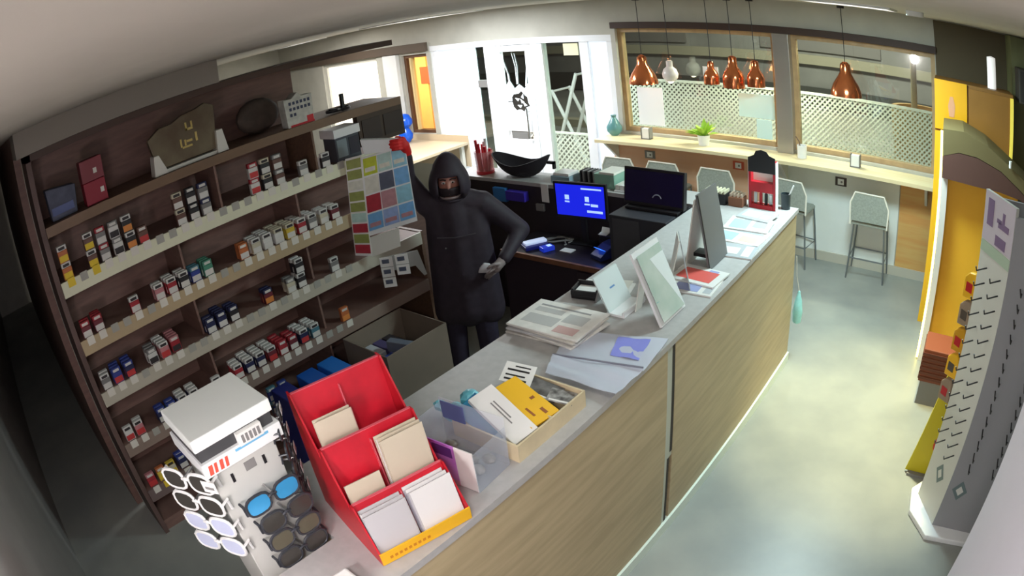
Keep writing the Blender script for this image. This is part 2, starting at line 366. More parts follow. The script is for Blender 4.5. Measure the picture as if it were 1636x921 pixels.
# lattice fence on the terrace: each diagonal slat a part
lat = thing('lattice_fence', 'white diagonal lattice fence standing outside along the terrace', 'fence', (0, 3.2, 0))
M_lat = mat('white_lattice', (240, 236, 224), 0.6)
X0, X1, Z0, Z1 = -3.5, 1.5, 0.45, 1.58
def latt(sign, yy):
    step = 0.066; H = Z1-Z0; c = X0-H if sign > 0 else X0
    while c < (X1 if sign > 0 else X1+H):
        # slat along x = c + sign*(z - Z0)
        za, zb = Z0, Z1
        xa = c; xb = c+sign*H
        def clip(z): return c+sign*(z-Z0)
        if sign > 0:
            if xa < X0: za = Z0+(X0-c)
            if xb > X1: zb = Z0+(X1-c)
        else:
            if xa > X1: za = Z0+(c-X1)
            if xb < X0: zb = Z0+(c-X0)
        if zb-za > 0.04:
            w2 = 0.0145
            q = [(clip(za)-w2, za), (clip(za)+w2, za), (clip(zb)+w2, zb), (clip(zb)-w2, zb)]
            part('slat', MB().prism(q, yy, yy+0.008, 'y'), M_lat, lat)
        c += step
latt(1, 0.0); latt(-1, 0.010)
part('top_rail', MB().box(X0, X1, -0.01, 0.03, Z1, Z1+0.03), M_lat, lat)
part('bottom_rail', MB().box(X0, X1, -0.01, 0.03, Z0-0.05, Z0), M_lat, lat)
for x in (-3.5, -0.98, 1.47): part('fence_post', MB().box(x, x+0.05, 0.03, 0.08, -0.02, Z1+0.03), M_lat, lat)
lo = thing('low_lattice_fence', 'low white lattice panel outside the entrance glass', 'fence', (0, 3.25, 0))
for sgn in (1, -1):
    c_ = -5.0-(0.7 if sgn > 0 else 0)
    while c_ < -3.6+(0.7 if sgn < 0 else 0):
        za = max(0.0, (-5.0-c_) if sgn > 0 else (c_+3.6)); zb = min(0.7, (-3.6-c_) if sgn > 0 else (c_+5.0))
        if zb-za > 0.05:
            xa, xb = c_+sgn*za, c_+sgn*zb
            part('slat', MB().prism([(xa-0.016, za+0.05), (xa+0.016, za+0.05), (xb+0.016, zb+0.05), (xb-0.016, zb+0.05)], 0.0 if sgn > 0 else 0.010, 0.008 if sgn > 0 else 0.018, 'y'), M_lat, lo)
        c_ += 0.085
part('bottom_rail', MB().box(-5.0, -3.6, -0.01, 0.03, -0.02, 0.05), M_lat, lo); part('top_rail', MB().box(-5.0, -3.6, -0.01, 0.03, 0.75, 0.78), M_lat, lo)
area('terrace_lamp_light', (-0.9, 2.60, 2.62), 1.2, 115, (1.0, 0.94, 0.80), (R(-25), 0, 0), sy=0.2)
area('porch_lamp_light', (-4.3, 2.75, 2.62), 0.9, 85, (0.95, 0.97, 1.0), (R(-10), 0, 0), sy=0.2)
for nm, lb, x, L in (('terrace_lamp', 'long white lamp outside over the bar windows', -0.9, 1.25), ('porch_lamp', 'white lamp outside over the shop entrance', -4.3, 0.95)):
    yl = 2.60 if nm[0] == 't' else 2.75
    t = thing(nm, lb, 'lamp', (x, yl, 2.64))
    part('housing', MB().box(-L/2, L/2, -0.11, 0.11, 0.0, 0.07), M_white, t, 0.005)
    part('wall_arm', MB().box(-0.04, 0.04, -(yl-YW-TH)+0.002, -0.11, 0.01, 0.05), M_grey, t)
area('orange_window_light', (-7.2, 2.55, 2.6), 0.8, 75, (1.0, 0.86, 0.60), (R(-35), 0, 0))
wr = thing('orange_wall_poster', 'orange and yellow lit hoarding outside the narrow window', 'hoarding', (-7.5, 3.3, 0))
part('board', MB().box(-0.9, 0.75, 0, 0.05, 0.3, 2.6), mat('orange_board', (236, 186, 112), 0.7, rgb2=(240, 214, 140), scale=2.5), wr)
for i in range(5):
    part('plank', MB().box(-0.88+i*0.33, -0.58+i*0.33, -0.015, -0.001, 0.32, 2.58), mat('hoard_plank%d' % (i % 3), [(250, 226, 160), (244, 196, 124), (252, 240, 196)][i % 3], 0.7), wr)
part('flyer', MB().box(0.25, 0.50, -0.025, -0.016, 1.55, 1.85), mat('flyer_red', (222, 110, 90), 0.7), wr)
part('flyer', MB().box(0.55, 0.75, -0.025, -0.016, 1.9, 2.15), mat('flyer_pink', (236, 150, 150), 0.7), wr)

# ------------------------------------------------------------------ counter
ct = thing('shop_counter', 'long counter with grey worktop and pale wood front running towards the windows', 'counter')
M_lam2 = M_lam
part('worktop', MB().box(-0.70, 0.0, -3.62, 0.03, 1.18, 1.21).box(-0.29, 0.0, -4.20, -3.62, 1.18, 1.21).box(-3.05, -0.70, -0.26, 0.03, 1.18, 1.21), M_top, ct)
part('front_panel', MB().box(-0.04, -0.008, -4.20, -2.03, 0.076, 1.18), M_lam2, ct)
part('front_panel', MB().box(-0.04, -0.008, -1.955, 0.0, 0.076, 1.18), M_lam2, ct)
part('joint_strip', MB().box(-0.04, -0.010, -2.035, -1.980, 0.53, 1.18).box(-0.04, -0.010, -2.055, -2.003, 0.076, 0.53).box(-0.04, -0.011, -2.003, -1.955, 0.53, 0.56), mat('pale_joint', (186, 190, 176), 0.5), ct)
part('joint_groove', MB().box(-0.04, -0.009, -1.980, -1.955, 0.56, 1.18).box(-0.04, -0.009, -2.003, -1.985, 0.076, 0.53), mat('dark_groove', (52, 48, 44), 0.8), ct)
part('plinth', MB().box(-0.06, 0.006, -4.20, 0.01, 0, 0.075), mat('pale_plinth', (222, 234, 222), 0.45), ct)
part('end_panel', MB().box(-0.70, -0.04, -0.03, 0.0, 0, 1.18), M_lam2, ct)
part('end_panel', MB().box(-0.70, -0.29, -3.62, -3.59, 0, 1.18).box(-0.29, -0.26, -4.17, -3.59, 0, 1.18).box(-0.26, -0.04, -4.20, -4.17, 0, 1.18), M_lam2, ct)
part('inner_panel', MB().box(-0.66, -0.64, -3.58, -0.30, 0.0, 1.18), mat('maroon_panel', (92, 36, 42), 0.6), ct)
part('inner_shelf', MB().box(-0.69, -0.66, -3.58, -0.30, 0.80, 0.83), mat('maroon_panel', (92, 36, 42), 0.6), ct)
part('return_panel', MB().box(-3.05, -0.70, -0.25, -0.22, 0, 1.18), mat('black_brown', (46, 38, 42), 0.6), ct)
part('return_panel', MB().box(-3.05, -0.70, -0.03, 0.0, 0, 1.18), M_lam2, ct)
part('cable_slot', MB().box(-0.008, 0.0, -2.86, -2.83, 0.06, 0.34), M_grey, ct)

# ------------------------------------------------------------------ window bar
bar = thing('window_bar', 'long pale wooden bar shelf under the windows', 'bar')
part('bar_top', MB().box(-2.86, 1.0, 1.76, YW-0.002, 1.055, 1.09), mat('pale_bar_top', (232, 214, 168), 0.4, rgb2=(240, 228, 190), scale=4, stretch=(0.5, 5, 1)), bar, 0.004)
part('edge_band', MB().box(-2.86, 1.0, 1.748, 1.759, 1.055, 1.089), mat('bar_edge', (222, 206, 166), 0.5), bar)
for x in (-2.80, -0.72, 0.90): part('bracket', MB().prism([(1.80, 1.055), (YW-0.032, 1.055), (YW-0.032, 0.80)], x, x+0.03, 'x'), M_offw, bar)
for i, x in enumerate((-2.36, -1.27, -0.08)):
    s = thing('wall_socket', ['white wall socket under the bar nearest the entrance', 'white wall socket with a reddish plug under the bar middle', 'white wall socket with dark surround under the right window'][i], 'socket', (x, YW-0.03, 0.88), 0, 'sockets under the bar')
    part('surround', MB().box(-0.065, 0.065, -0.010, -0.0005, -0.045, 0.045), [M_grey, mat('socket_red', (204, 92, 66), 0.5), mat('socket_dark', (66, 54, 50), 0.5)][i], s)
    part('face_plate', MB().box(-0.035, 0.035, -0.016, -0.010, -0.03, 0.03), M_white, s)
    oh = part('outlet_hole', MB().lathe([(0.012, 0), (0.012, 0.004)], (0, 0, 0), 10), M_grey, s); oh.rotation_euler = (R(90), 0, 0); oh.location = (0.01, -0.0162, 0)
# ------------------------------------------------------------------ tobacco shelf unit
XS = -2.42
ZS = [2.122, 1.797, 1.437, 1.095, 0.723, 0.36]
YA, YB = -3.94, -1.26
sh = thing('tobacco_shelves', 'tall dark wooden shelf unit stocked with cigarette packs', 'shelf unit')
part('side_panel', MB().box(-2.84, XS, YA-0.035, YA, 0, 2.55), mat('side_panel_wood', (98, 76, 70), 0.6, noise=0.1, scale=5, stretch=(4, 4, 0.5)), sh)
part('back_panel', MB().box(-2.86, -2.84, YA, -1.87, 0, 2.55).box(-2.86, -2.84, -1.87, YB, 0, 1.72), M_dark, sh)
part('top_board', MB().box(-2.86, XS, YA-0.035, YB, 2.51, 2.55), mat('top_board_wood', (82, 62, 54), 0.6), sh)
part('end_panel', MB().box(-2.84, XS+0.0, YB, YB+0.03, 0, 1.10), M_brown, sh)
railc = [(122, 96, 74), (224, 222, 194), (186, 164, 130), (190, 182, 164), (144, 124, 112), (116, 98, 94)]
for i, z in enumerate(ZS):
    part('shelf_board', MB().box(-2.84, XS, YA, YB, z-0.03, z), M_brown if i == 0 else M_dark, sh)
    hgt = 0.055 if i == 0 else 0.088
    part('price_rail', MB().box(XS, XS+0.014, YA, YB if i else YB, z-hgt, z+0.004), mat('price_rail%d' % i, railc[i], 0.5), sh, 0.002)
part('upright', MB().box(-2.80, XS-0.02, -2.76, -2.745, ZS[1], ZS[0]-0.03), M_dark, sh)
for y in (-3.1, -2.2): part('upright', MB().box(-2.84, XS-0.06, y, y+0.015, 0.02, ZS[1]-0.03), M_dark, sh)
part('upright', MB().box(-2.80, XS-0.02, -2.02, -2.005, ZS[1], ZS[0]-0.03), M_brown, sh)
part('plinth', MB().box(-2.84, XS-0.03, YA, YB, 0, 0.08), M_dark, sh)
for z0_, z1_ in ((ZS[0]-0.27, ZS[0]-0.03),):
    dp = part('pelmet', MB().box(-2.46, XS+0.012, -1.66, YB, z0_, z1_), mat('pelmet_wood', (70, 54, 42), 0.6), sh)
    for y in (-1.63, -1.44): part('pelmet_inset', MB().box(XS+0.0125, XS+0.018, y, y+0.16, z0_+0.03, z1_-0.06), mat('pelmet_inset', (54, 40, 34), 0.6), dp)

PC = {'red': (186, 32, 44), 'white': (224, 220, 214), 'blue': (44, 62, 158), 'navy': (36, 40, 86), 'green': (70, 150, 120), 'yellow': (226, 190, 40), 'orange': (214, 106, 46),
      'grey': (130, 126, 124), 'black': (44, 40, 44), 'brown': (112, 72, 60), 'cream': (212, 200, 170), 'pink': (206, 120, 126), 'teal': (70, 130, 150), 'maroon': (122, 34, 46)}
PM = {k: mat('pack_'+k, tuple(int(c*0.76+(sum(v)/3)*0.16+8) for c in v), 0.5) for k, v in PC.items()}
LBL = {k: mat('label_'+k, v, 0.6) for k, v in {'white': (214, 210, 204), 'yellow': (228, 196, 50), 'black': (52, 46, 48), 'orange': (220, 140, 70), 'red': (196, 60, 60)}.items()}
PW, PD, PH = 0.068, 0.030, 0.098
me_body = MB().box(-PD, 0, -PW/2, PW/2, 0, PH*0.70).mesh('pack_body', 0.0025, 1)
me_lid = MB().box(-PD+0.0005, -0.0005, -PW/2+0.0005, PW/2-0.0005, PH*0.705, PH).mesh('pack_lid', 0.0025, 1)
me_lab = MB().box(0.0002, 0.0016, -PW/2+0.004, PW/2-0.004, 0.006, PH*0.42).mesh('pack_label')
me_pic = MB().box(0.0002, 0.0014, -PW/2+0.012, PW/2-0.012, PH*0.76, PH*0.92).mesh('pack_mark')
me_tag = MB().box(0, 0.002, -0.026, 0.026, -0.038, 0.012).mesh('price_tag')
SHN = ['top brown', 'upper white-edged', 'second white-edged', 'third', 'fourth', 'lowest']
def pack(y, z, x, body, lid, lab, label, sc=1.0):
    t = thing('cigarette_pack', label, 'cigarette pack', (x, y, z), 0, 'cigarette packs on the shelf unit')
    if sc != 1: t.scale = (1, 1, sc)
    link('body', me_body, PM[body], t); link('lid', me_lid, PM[lid], t)
    link('warning_label', me_lab, LBL[lab], t); link('mark', me_pic, LBL['black' if lid in ('white', 'cream', 'yellow') else 'white'], t)
# slots per shelf, from the near (left) end: (y, body, lid, label colour, packs high, packs deep)
def slots(i, seq):
    z = ZS[i]; n = 0
    y = YA+0.075
    for s in seq:
        if s == '.':                                   # empty slot with its tag
            link('price_tag', me_tag, mat('tag_dim', (170, 166, 156), 0.7), sh, (XS+0.0145, y, z)); y += 0.0915; continue
        if s == '-': y += 0.0915; continue
        body, lid, lab, hi, deep = s
        n += 1; nm = ORD[n-1] if n <= 20 else ORD[n-21]+' after the twentieth'
        for k in range(hi):
            for dd in range(deep):
                pos = 'lower' if (hi > 1 and k == 0) else ('upper' if hi > 1 else '')
                rowt = '' if deep == 1 else ('front ' if dd == 0 else ORD[dd]+'-row ')
                lb = f"{pos+' ' if pos else ''}{rowt}{body} and {lid} cigarette pack in {nm} column of {SHN[i]} shelf" if body != lid else f"{pos+' ' if pos else ''}{rowt}{body} cigarette pack in {nm} column of {SHN[i]} shelf"
                jx = random.uniform(-0.004, 0.004)
                pack(y+random.uniform(-0.004, 0.004), z+0.001+k*(PH+0.001), XS-0.012-dd*(PD+0.014)+jx, body, lid, lab, lb)
        link('price_tag', me_tag, mat('tag_white', (222, 216, 204), 0.7) if lab != 'yellow' else LBL['yellow'], sh, (XS+0.0145, y, z))
        y += 0.0915
def S(b, l='white', lab='white', hi=1, dp=1): return (b, l, lab, hi, dp)
slots(1, [S('orange', 'white', 'yellow', 2), '.', S('brown', 'white', 'yellow', 2), S('grey', 'red', 'white', 2), S('white', 'grey', 'black', 2), S('black', 'white', 'orange', 2), S('brown', 'brown', 'red', 1), '.', '.', S('brown', 'cream', 'white', 2), S('black', 'black', 'white', 2), S('grey', 'navy', 'white', 2), '.', '.', '.', S('white', 'red', 'red', 2), S('black', 'cream', 'white', 2), S('brown', 'grey', 'white', 2), '.', S('grey', 'white', 'white', 1), '.', S('black', 'white', 'white', 1), '.'])
slots(2, [S('maroon', 'red', 'white', 1, 2), S('maroon', 'red', 'white', 1, 3), '.', '.', S('red', 'white', 'white', 1), '.', S('pink', 'white', 'white', 1, 2), S('red', 'white', 'white', 1, 3), S('black', 'white', 'white', 1, 3), S('blue', 'teal', 'white', 1, 2), S('green', 'green', 'white', 1, 3), '.', '.', S('orange', 'orange', 'white', 1, 2), S('cream', 'white', 'white', 1, 3), S('white', 'white', 'white', 1, 4), S('white', 'cream', 'white', 1, 4), S('yellow', 'cream', 'white', 1, 4), S('red', 'white', 'white', 1, 4), S('grey', 'white', 'white', 1, 4), S('cream', 'white', 'white', 1, 3), S('maroon', 'white', 'white', 1, 3)])
slots(3, [S('grey', 'white', 'white', 1, 2), S('blue', 'blue', 'red', 1, 3), S('navy', 'blue', 'red', 1, 3), '.', S('white', 'grey', 'black', 1, 3), S('pink', 'white', 'red', 1, 4), S('red', 'pink', 'black', 1, 4), '.', '.', S('navy', 'navy', 'white', 1, 2), S('navy', 'navy', 'white', 1, 4), S('black', 'navy', 'white', 1, 3), '.', '.', S('maroon', 'navy', 'orange', 1, 2), '.', S('cream', 'grey', 'white', 1, 2), S('black', 'white', 'white', 2, 2), '.', '.', S('grey', 'white', 'white', 1, 1), '.'])
slots(4, [S('white', 'white', 'red', 1, 1), S('pink', 'white', 'red', 1, 2), '.', S('navy', 'blue', 'white', 1, 2), S('teal', 'blue', 'white', 1, 2), S('blue', 'white', 'white', 1, 3), S('navy', 'white', 'white', 1, 3), '.', S('grey', 'white', 'white', 1, 1), '.', S('red', 'white', 'white', 1, 3), S('navy', 'white', 'white', 1, 4), S('navy', 'white', 'white', 1, 4), S('maroon', 'white', 'red', 1, 4), S('red', 'red', 'white', 1, 4), S('maroon', 'red', 'white', 1, 3), S('navy', 'white', 'red', 1, 4), S('teal', 'white', 'white', 1, 4), '.', '.', S('orange', 'orange', 'orange', 1, 1)])
slots(5, [S('red', 'pink', 'red', 1, 1), S('yellow', 'orange', 'yellow', 1, 1), S('cream', 'yellow', 'yellow', 1, 1), S('navy', 'blue', 'white', 1, 2), S('navy', 'navy', 'white', 1, 2), S('maroon', 'red', 'white', 1, 2), '.', S('grey', 'grey', 'white', 1, 1), S('brown', 'brown', 'orange', 1, 1), S('navy', 'blue', 'white', 1, 2), S('blue', 'blue', 'white', 1, 2), '.', S('blue', 'teal', 'white', 2, 1), S('blue', 'blue', 'white', 2, 1)])

# on the top brown shelf
zt = ZS[0]+0.002
t = thing('gift_bag', 'dull blue grey gift bag at the near end of the top shelf', 'bag', (-2.56, -3.78, zt))
part('body', MB().prism([(-0.09, 0), (0.09, 0), (0.11, 0.16), (-0.10, 0.19)], -0.06, 0.06, 'x'), mat('dull_blue_bag', (86, 90, 108), 0.7, noise=0.15), t, 0.008, smooth=True)
part('print_band', MB().box(0.0605, 0.0625, -0.08, 0.075, 0.03, 0.075), mat('bag_band', (92, 104, 150), 0.6), t)
t = thing('red_gift_box', 'red two-tone gift box with white marks on the top shelf', 'box', (-2.52, -3.55, zt))
part('lower_half', MB().box(-0.05, 0.05, -0.075, 0.075, 0, 0.13), mat('box_red', (150, 36, 54), 0.5), t, 0.004)
part('upper_half', MB().box(-0.052, 0.052, -0.077, 0.077, 0.132, 0.26), mat('box_red_dull', (134, 58, 66), 0.5), t, 0.004)
for y, z in ((0.045, 0.05), (0.02, 0.17)): part('mark', MB().box(0.0525, 0.054, y-0.012, y+0.012, z, z+0.03), M_offw, t)
t = thing('wooden_plaque', 'brown engraved plaque with gold letters between two white feet', 'plaque', (-2.50, -2.90, zt), 0)
prof = [(-0.21, 0.03), (0.21, 0.03), (0.23, 0.30), (0.17, 0.33), (0.10, 0.31), (0.0, 0.30), (-0.08, 0.27), (-0.16, 0.27), (-0.25, 0.22)]
part('board', MB().prism(prof, -0.02, 0.02, 'x'), mat('plaque_wood', (96, 78, 58), 0.45, rgb2=(120, 108, 84), scale=6), t, 0.004)
part('foot', MB().prism([(-0.25, 0), (-0.15, 0), (-0.20, 0.12), (-0.235, 0.12)], -0.04, 0.045, 'x'), M_offw, t, 0.003)
part('foot', MB().prism([(0.20, 0), (0.28, 0), (0.255, 0.14), (0.21, 0.14)], -0.04, 0.045, 'x'), M_offw, t, 0.003)
part('base_bar', MB().box(-0.03, 0.03, -0.16, 0.21, 0.0, 0.02), M_offw, t)
M_gold = mat('gold_leaf', (214, 190, 120), 0.35, 0.4)
for y, z, wd, h in ((0.02, 0.20, 0.012, 0.05), (0.04, 0.20, 0.05, 0.014), (0.06, 0.215, 0.012, 0.035), (-0.03, 0.11, 0.012, 0.05), (0.0, 0.115, 0.012, 0.035), (0.03, 0.13, 0.04, 0.014), (0.08, 0.12, 0.014, 0.055), (0.01, 0.10, 0.07, 0.012)):
    part('letter_stroke', MB().box(0.0205, 0.024, y-wd/2, y+wd/2, z, z+h), M_gold, t)
t = thing('printed_carton', 'white printed carton with dark lettering and red base stripe on the top shelf', 'box', (-2.47, -2.08, zt))
part('body', MB().prism([(-0.10, 0), (0.105, 0), (0.11, 0.19), (0.03, 0.19), (0.0, 0.22), (-0.05, 0.185), (-0.11, 0.19)], -0.05, 0.03, 'x'), mat('printed_white', (186, 186, 176), 0.7, rgb2=(206, 206, 196), scale=25), t, 0.003)
part('base_stripe', MB().box(0.0305, 0.032, -0.08, 0.105, 0.0, 0.014).box(0.0305, 0.033, 0.05, 0.10, 0.014, 0.05), mat('stripe_red', (200, 44, 52), 0.6), t)
for r_ in range(3):
    for k in range(6 if r_ < 2 else 2):
        part('letter_stroke', MB().box(0.0305, 0.0325, -0.075+k*0.029, -0.057+k*0.029, 0.145-r_*0.038, 0.165-r_*0.038), mat('ink_blue', (62, 66, 92), 0.6), t)
t = thing('folded_bag', 'dim crumpled paper bag lying behind the printed carton', 'bag', (-2.70, -2.26, zt))
part('body', MB().sphere((0, 0, 0.12), 0.14, 14, 8, (0.5, 1.2, 0.85)), mat('dim_bag', (78, 66, 58), 0.8, noise=0.2, scale=12), t, smooth=True)
t = thing('rolled_cable', 'dark coiled cable with upright plug on the far end of the top shelf', 'cable', (-2.50, -1.74, zt))
cp = [(0.04*math.cos(a)*1.2, 0.09*math.sin(a), 0.012+0.004*(a/6)) for a in [i*0.5 for i in range(38)]]
part('coil', MB().tube(cp, 0.008, 6), M_black, t, smooth=True)
part('plug', MB().box(-0.012, 0.012, 0.03, 0.055, 0.02, 0.12), M_black, t, 0.003)
part('tie', MB().box(-0.06, 0.06, -0.04, -0.02, 0.022, 0.032), M_grey, t)
# white-topped boxes at the end of the upper white-edged shelf
t = thing('electronic_kit_box', 'white topped dark kit box at the far end of the upper shelf', 'box', (-2.47, -1.76, ZS[1]+0.002), R(0))
part('carton', MB().box(-0.09, 0.055, -0.10, 0.10, 0, 0.165), mat('kit_grey', (70, 74, 82), 0.5), t, 0.003)
part('lid', MB().box(-0.11, 0.065, -0.11, 0.11, 0.166, 0.225), M_white, t, 0.003)
part('picture_panel', MB().box(0.0555, 0.058, -0.09, -0.01, 0.03, 0.15), mat('kit_pale', (128, 140, 144), 0.5), t)
part('picture_panel', MB().box(0.0555, 0.058, 0.01, 0.09, 0.03, 0.15), mat('kit_dark', (44, 40, 54), 0.5), t)
# ------------------------------------------------------------------ ceiling fixtures
M_diff = mat('panel_diffuser', (250, 250, 250), 0.5, emit=((255, 250, 240), 2.0))
for nm, x, y, s in (('aisle', 0.55, -2.6, 0.6), ('bar', 0.45, 0.0, 0.6), ('near corner, added for fill', 1.10, -4.50, 0.42), ('entrance', -4.3, 0.75, 0.95), ('back room', -7.2, 0.9, 0.6)):  # the near corner one is an added fill behind the camera
    t = thing('ceiling_light', f'white square ceiling light panel over the {nm}', 'ceiling light', (x, y, 2.685), 0, 'ceiling light panels')
    part('frame', MB().box(-s/2-0.02, s/2+0.02, -s/2-0.02, -s/2, 0, 0.0145).box(-s/2-0.02, s/2+0.02, s/2, s/2+0.02, 0, 0.0145).box(-s/2-0.02, -s/2, -s/2, s/2, 0, 0.0145).box(s/2, s/2+0.02, -s/2, s/2, 0, 0.0145), M_white, t)
    part('diffuser', MB().box(-s/2, s/2, -s/2, s/2, 0.006, 0.012), M_diff, t)
t = thing('fill_globe', 'round white globe added for fill light on the near wall', 'wall lamp', (0.35, -4.58, 1.85))  # made-up fixture round the added fill bulb
part('holder', MB().tube([(0, -0.168, 0), (0, -0.10, 0)], 0.012, 8), M_chrome, t)
part('light_shield', MB().lathe([(0.20, 0.09), (0.14, 0.17), (0.02, 0.19), (0.02, 0.185), (0.135, 0.163), (0.195, 0.088)], n=24, cap=False), M_white, t, smooth=True)  # shield added to keep the bulb off the near ceiling
part('cap', MB().box(-0.05, 0.05, -0.169, -0.155, -0.05, 0.05), M_chrome, t)
part('globe', MB().sphere((0, 0, 0), 0.13, 16, 12), film_mat('globe_glass', (250, 250, 250), 0.85, 0.3), t, smooth=True)
t = thing('fill_spot_ring', 'small ceiling ring of the added fill spot by the kiosk', 'ceiling light', (0.95, -0.45, 2.668))  # ring made up for the added spot
part('ring', MB().lathe([(0.06, 0.0), (0.06, 0.031), (0.045, 0.031), (0.045, 0.0)], n=20, cap=False), M_white, t, smooth=True)

CZ = 1.2105
# ------------------------------------------------------------------ sunglasses stand
SX0, SX1, SY0, SY1 = -0.58, -0.33, -3.92, -3.64
t = thing('sunglasses_stand', 'tall white display tower hung with sunglasses beside the counter', 'display stand', ((SX0+SX1)/2, (SY0+SY1)/2, CZ))
hx, hy = (SX1-SX0)/2, (SY1-SY0)/2
M_stand = mat('stand_grey', (196, 196, 190), 0.5)
part('top_cap', MB().box(-hx, hx, -hy, hy, 0.50, 0.54), mat('cap_white', (240, 244, 240), 0.4), t, 0.004)
part('dark_band', MB().box(-hx+0.008, hx-0.008, -hy+0.008, hy-0.008, 0.462, 0.50), mat('band_charcoal', (66, 66, 68), 0.5), t)
part('header_band', MB().box(-hx, hx+0.006, -hy, hy+0.006, 0.415, 0.462), M_white, t, 0.002)
part('column', MB().box(-hx+0.02, hx-0.02, -hy+0.02, hy-0.02, -CZ+0.05, 0.415), M_stand, t, 0.004)
part('base_plate', MB().lathe([(0.15, -CZ), (0.15, -CZ+0.03), (0.06, -CZ+0.05)], n=24), M_white, t, smooth=True)
part('price_card', MB().box(hx-0.007, hx+0.010, 0.00, 0.085, 0.455, 0.495), M_paper, t)
for k in range(5): part('price_digit', MB().box(hx+0.0101, hx+0.0112, 0.012+k*0.014, 0.021+k*0.014, 0.462, 0.487), M_grey, t)
for k, wd in enumerate((0.014, 0.010, 0.012, 0.010)): part('logo_letter', MB().prism([(-0.125+k*0.02, 0.422), (-0.125+k*0.02+wd, 0.422), (-0.12+k*0.02+wd, 0.452), (-0.12+k*0.02, 0.452)], hx+0.0061, hx+0.0075, 'x'), mat('logo_red', (222, 84, 66), 0.5), t)
part('blue_stripe', MB().box(hx+0.0061, hx+0.007, -0.02, 0.10, 0.447, 0.455), mat('stripe_blue', (110, 180, 220), 0.5), t)
for y in (-0.055, 0.065): part('slot', MB().box(hx-0.0199, hx-0.018, y-0.005, y+0.005, 0.345, 0.375), M_black, t)
part('sticker', MB().box(hx-0.0199, hx-0.0185, -0.005, 0.035, 0.355, 0.385), M_grey, t)
def glasses(loc, rz, lens, frame, label, tilt=0.0, tagged=True, size=1.5, temple=0.11):
    """a pair facing local +x"""
    g = thing('sunglasses', label, 'sunglasses', loc, rz, 'sunglasses on the white tower')
    g.rotation_euler = (0, tilt, rz); g.scale = (size, size, size)
    part('peg', MB().tube([(-0.03, 0, 0.012), (0.003, 0, 0.012)], 0.003, 6), M_chrome, g)
    for s in (-1, 1):
        c = [(s*0.036+0.028*math.copysign(abs(math.cos(a))**0.7, math.cos(a)), 0.021*math.copysign(abs(math.sin(a))**0.75, math.sin(a))) for a in [k*2*math.pi/16 for k in range(16)]]
        part('lens', MB().prism(c, -0.0015, 0.0015, 'x'), lens, g)
        part('rim', MB().tube([(0.0, a*1.06-s*0.002, b*1.08) for a, b in c]+[(0.0, c[0][0]*1.06-s*0.002, c[0][1]*1.08)], 0.0035, 6), frame, g, smooth=True)
        part('temple', MB().tube([(0.0, s*0.068, 0.008), (-0.02, s*0.070, 0.010), (-temple*0.8, s*0.068, 0.006), (-temple, s*0.066, -0.02)], 0.0032, 6), frame, g, smooth=True)
    part('bridge', MB().tube([(0.002, -0.010, 0.006), (0.004, 0, 0.010), (0.002, 0.010, 0.006)], 0.0035, 6), frame, g, smooth=True)
    if tagged:
        part('price_tag', MB().box(0.004, 0.0055, 0.045, 0.080, -0.012, 0.014), M_paper, g)
        part('tag_print', MB().box(0.0056, 0.0062, 0.052, 0.074, -0.004, 0.002), M_grey, g)
M_lb = mat('mirror_blue_lens', (66, 160, 216), 0.12, 0.3); M_ld = mat('dark_lens', (62, 60, 56), 0.15); M_lo = mat('olive_lens', (88, 84, 68), 0.15); M_fr = mat('dark_frame', (52, 54, 60), 0.35)
M_fw = mat('white_frame', (224, 224, 222), 0.35)
p = onx(432, 790, SX1+0.012)
gl = [(p.z, M_lb, 'sunglasses with bright blue mirrored lenses on the white tower')]
glasses((SX1+0.025, p.y, p.z), 0, M_lb, M_fr, gl[0][1+1], 0.0, False, temple=0.012)
names = ['upper', 'middle', 'lower', 'lowest']
for k in range(3):
    glasses((SX1+0.025, p.y+0.02, p.z-0.085-k*0.078), 0, (M_ld, M_lo, M_ld)[k], M_fr, f'dark sunglasses on the tower front, {ORD[k]} below the blue pair', 0, False, temple=0.012)
for k in range(5):
    glasses((SX1-0.055, SY1+0.030, 1.63-k*0.075), R(58), (M_ld, M_ld, M_lo, M_ld, M_ld)[k], M_fr, f'dark tagged sunglasses on the tower side facing the red card rack, {ORD[k]} from top', 0, True, 1.15, temple=0.020)
for k in range(4):
    glasses((SX0+0.17, SY0-0.045, 1.60-k*0.085), R(-60), M_ld if k < 2 else mat('lilac_lens', (190, 196, 220), 0.15), M_fw, f'white framed sunglasses on the tower side facing away from the rack, {ORD[k]} from top', 0, k == 0, temple=0.025)
    if k >= 2: pass
tag(part('sunglasses_case', MB().box(-0.12, -0.02, -3.78, -3.70, CZ, CZ+0.045), M_paper, None, 0.008), 'small white case lying on the counter below the sunglasses', 'case')

# ------------------------------------------------------------------ red card rack
RX0, RX1, RY0, RY1 = -0.47, -0.07, -3.60, -3.27
RKA = R(-11); RKM = Matrix.Translation((RX1, RY0, 0)) @ Matrix.Rotation(RKA, 4, 'Z') @ Matrix.Translation((-RX1, -RY0, 0))
t = thing('card_rack', 'red stepped card rack with three tiers on the counter', 'card rack', (RKM.translation.x, RKM.translation.y, CZ), RKA)
zz = lambda z: z-CZ
M_redi = mat('red_inner', (196, 28, 46), 0.4, noise=0.12, scale=10)
M_rede = mat('red_edge', (214, 92, 104), 0.4)
prof = [(RX1, 0.0), (RX1, 0.05), (-0.165, zz(1.39)), (-0.185, zz(1.39)), (-0.19, zz(1.36)), (-0.29, zz(1.53)), (-0.31, zz(1.53)), (-0.315, zz(1.49)), (-0.44, zz(1.66)), (RX0, zz(1.66)), (RX0, 0.0)]
part('side_panel', MB().prism(prof, RY0, RY0+0.006, 'y'), M_red, t)
part('side_panel', MB().prism(prof, RY1-0.006, RY1, 'y'), M_red, t)
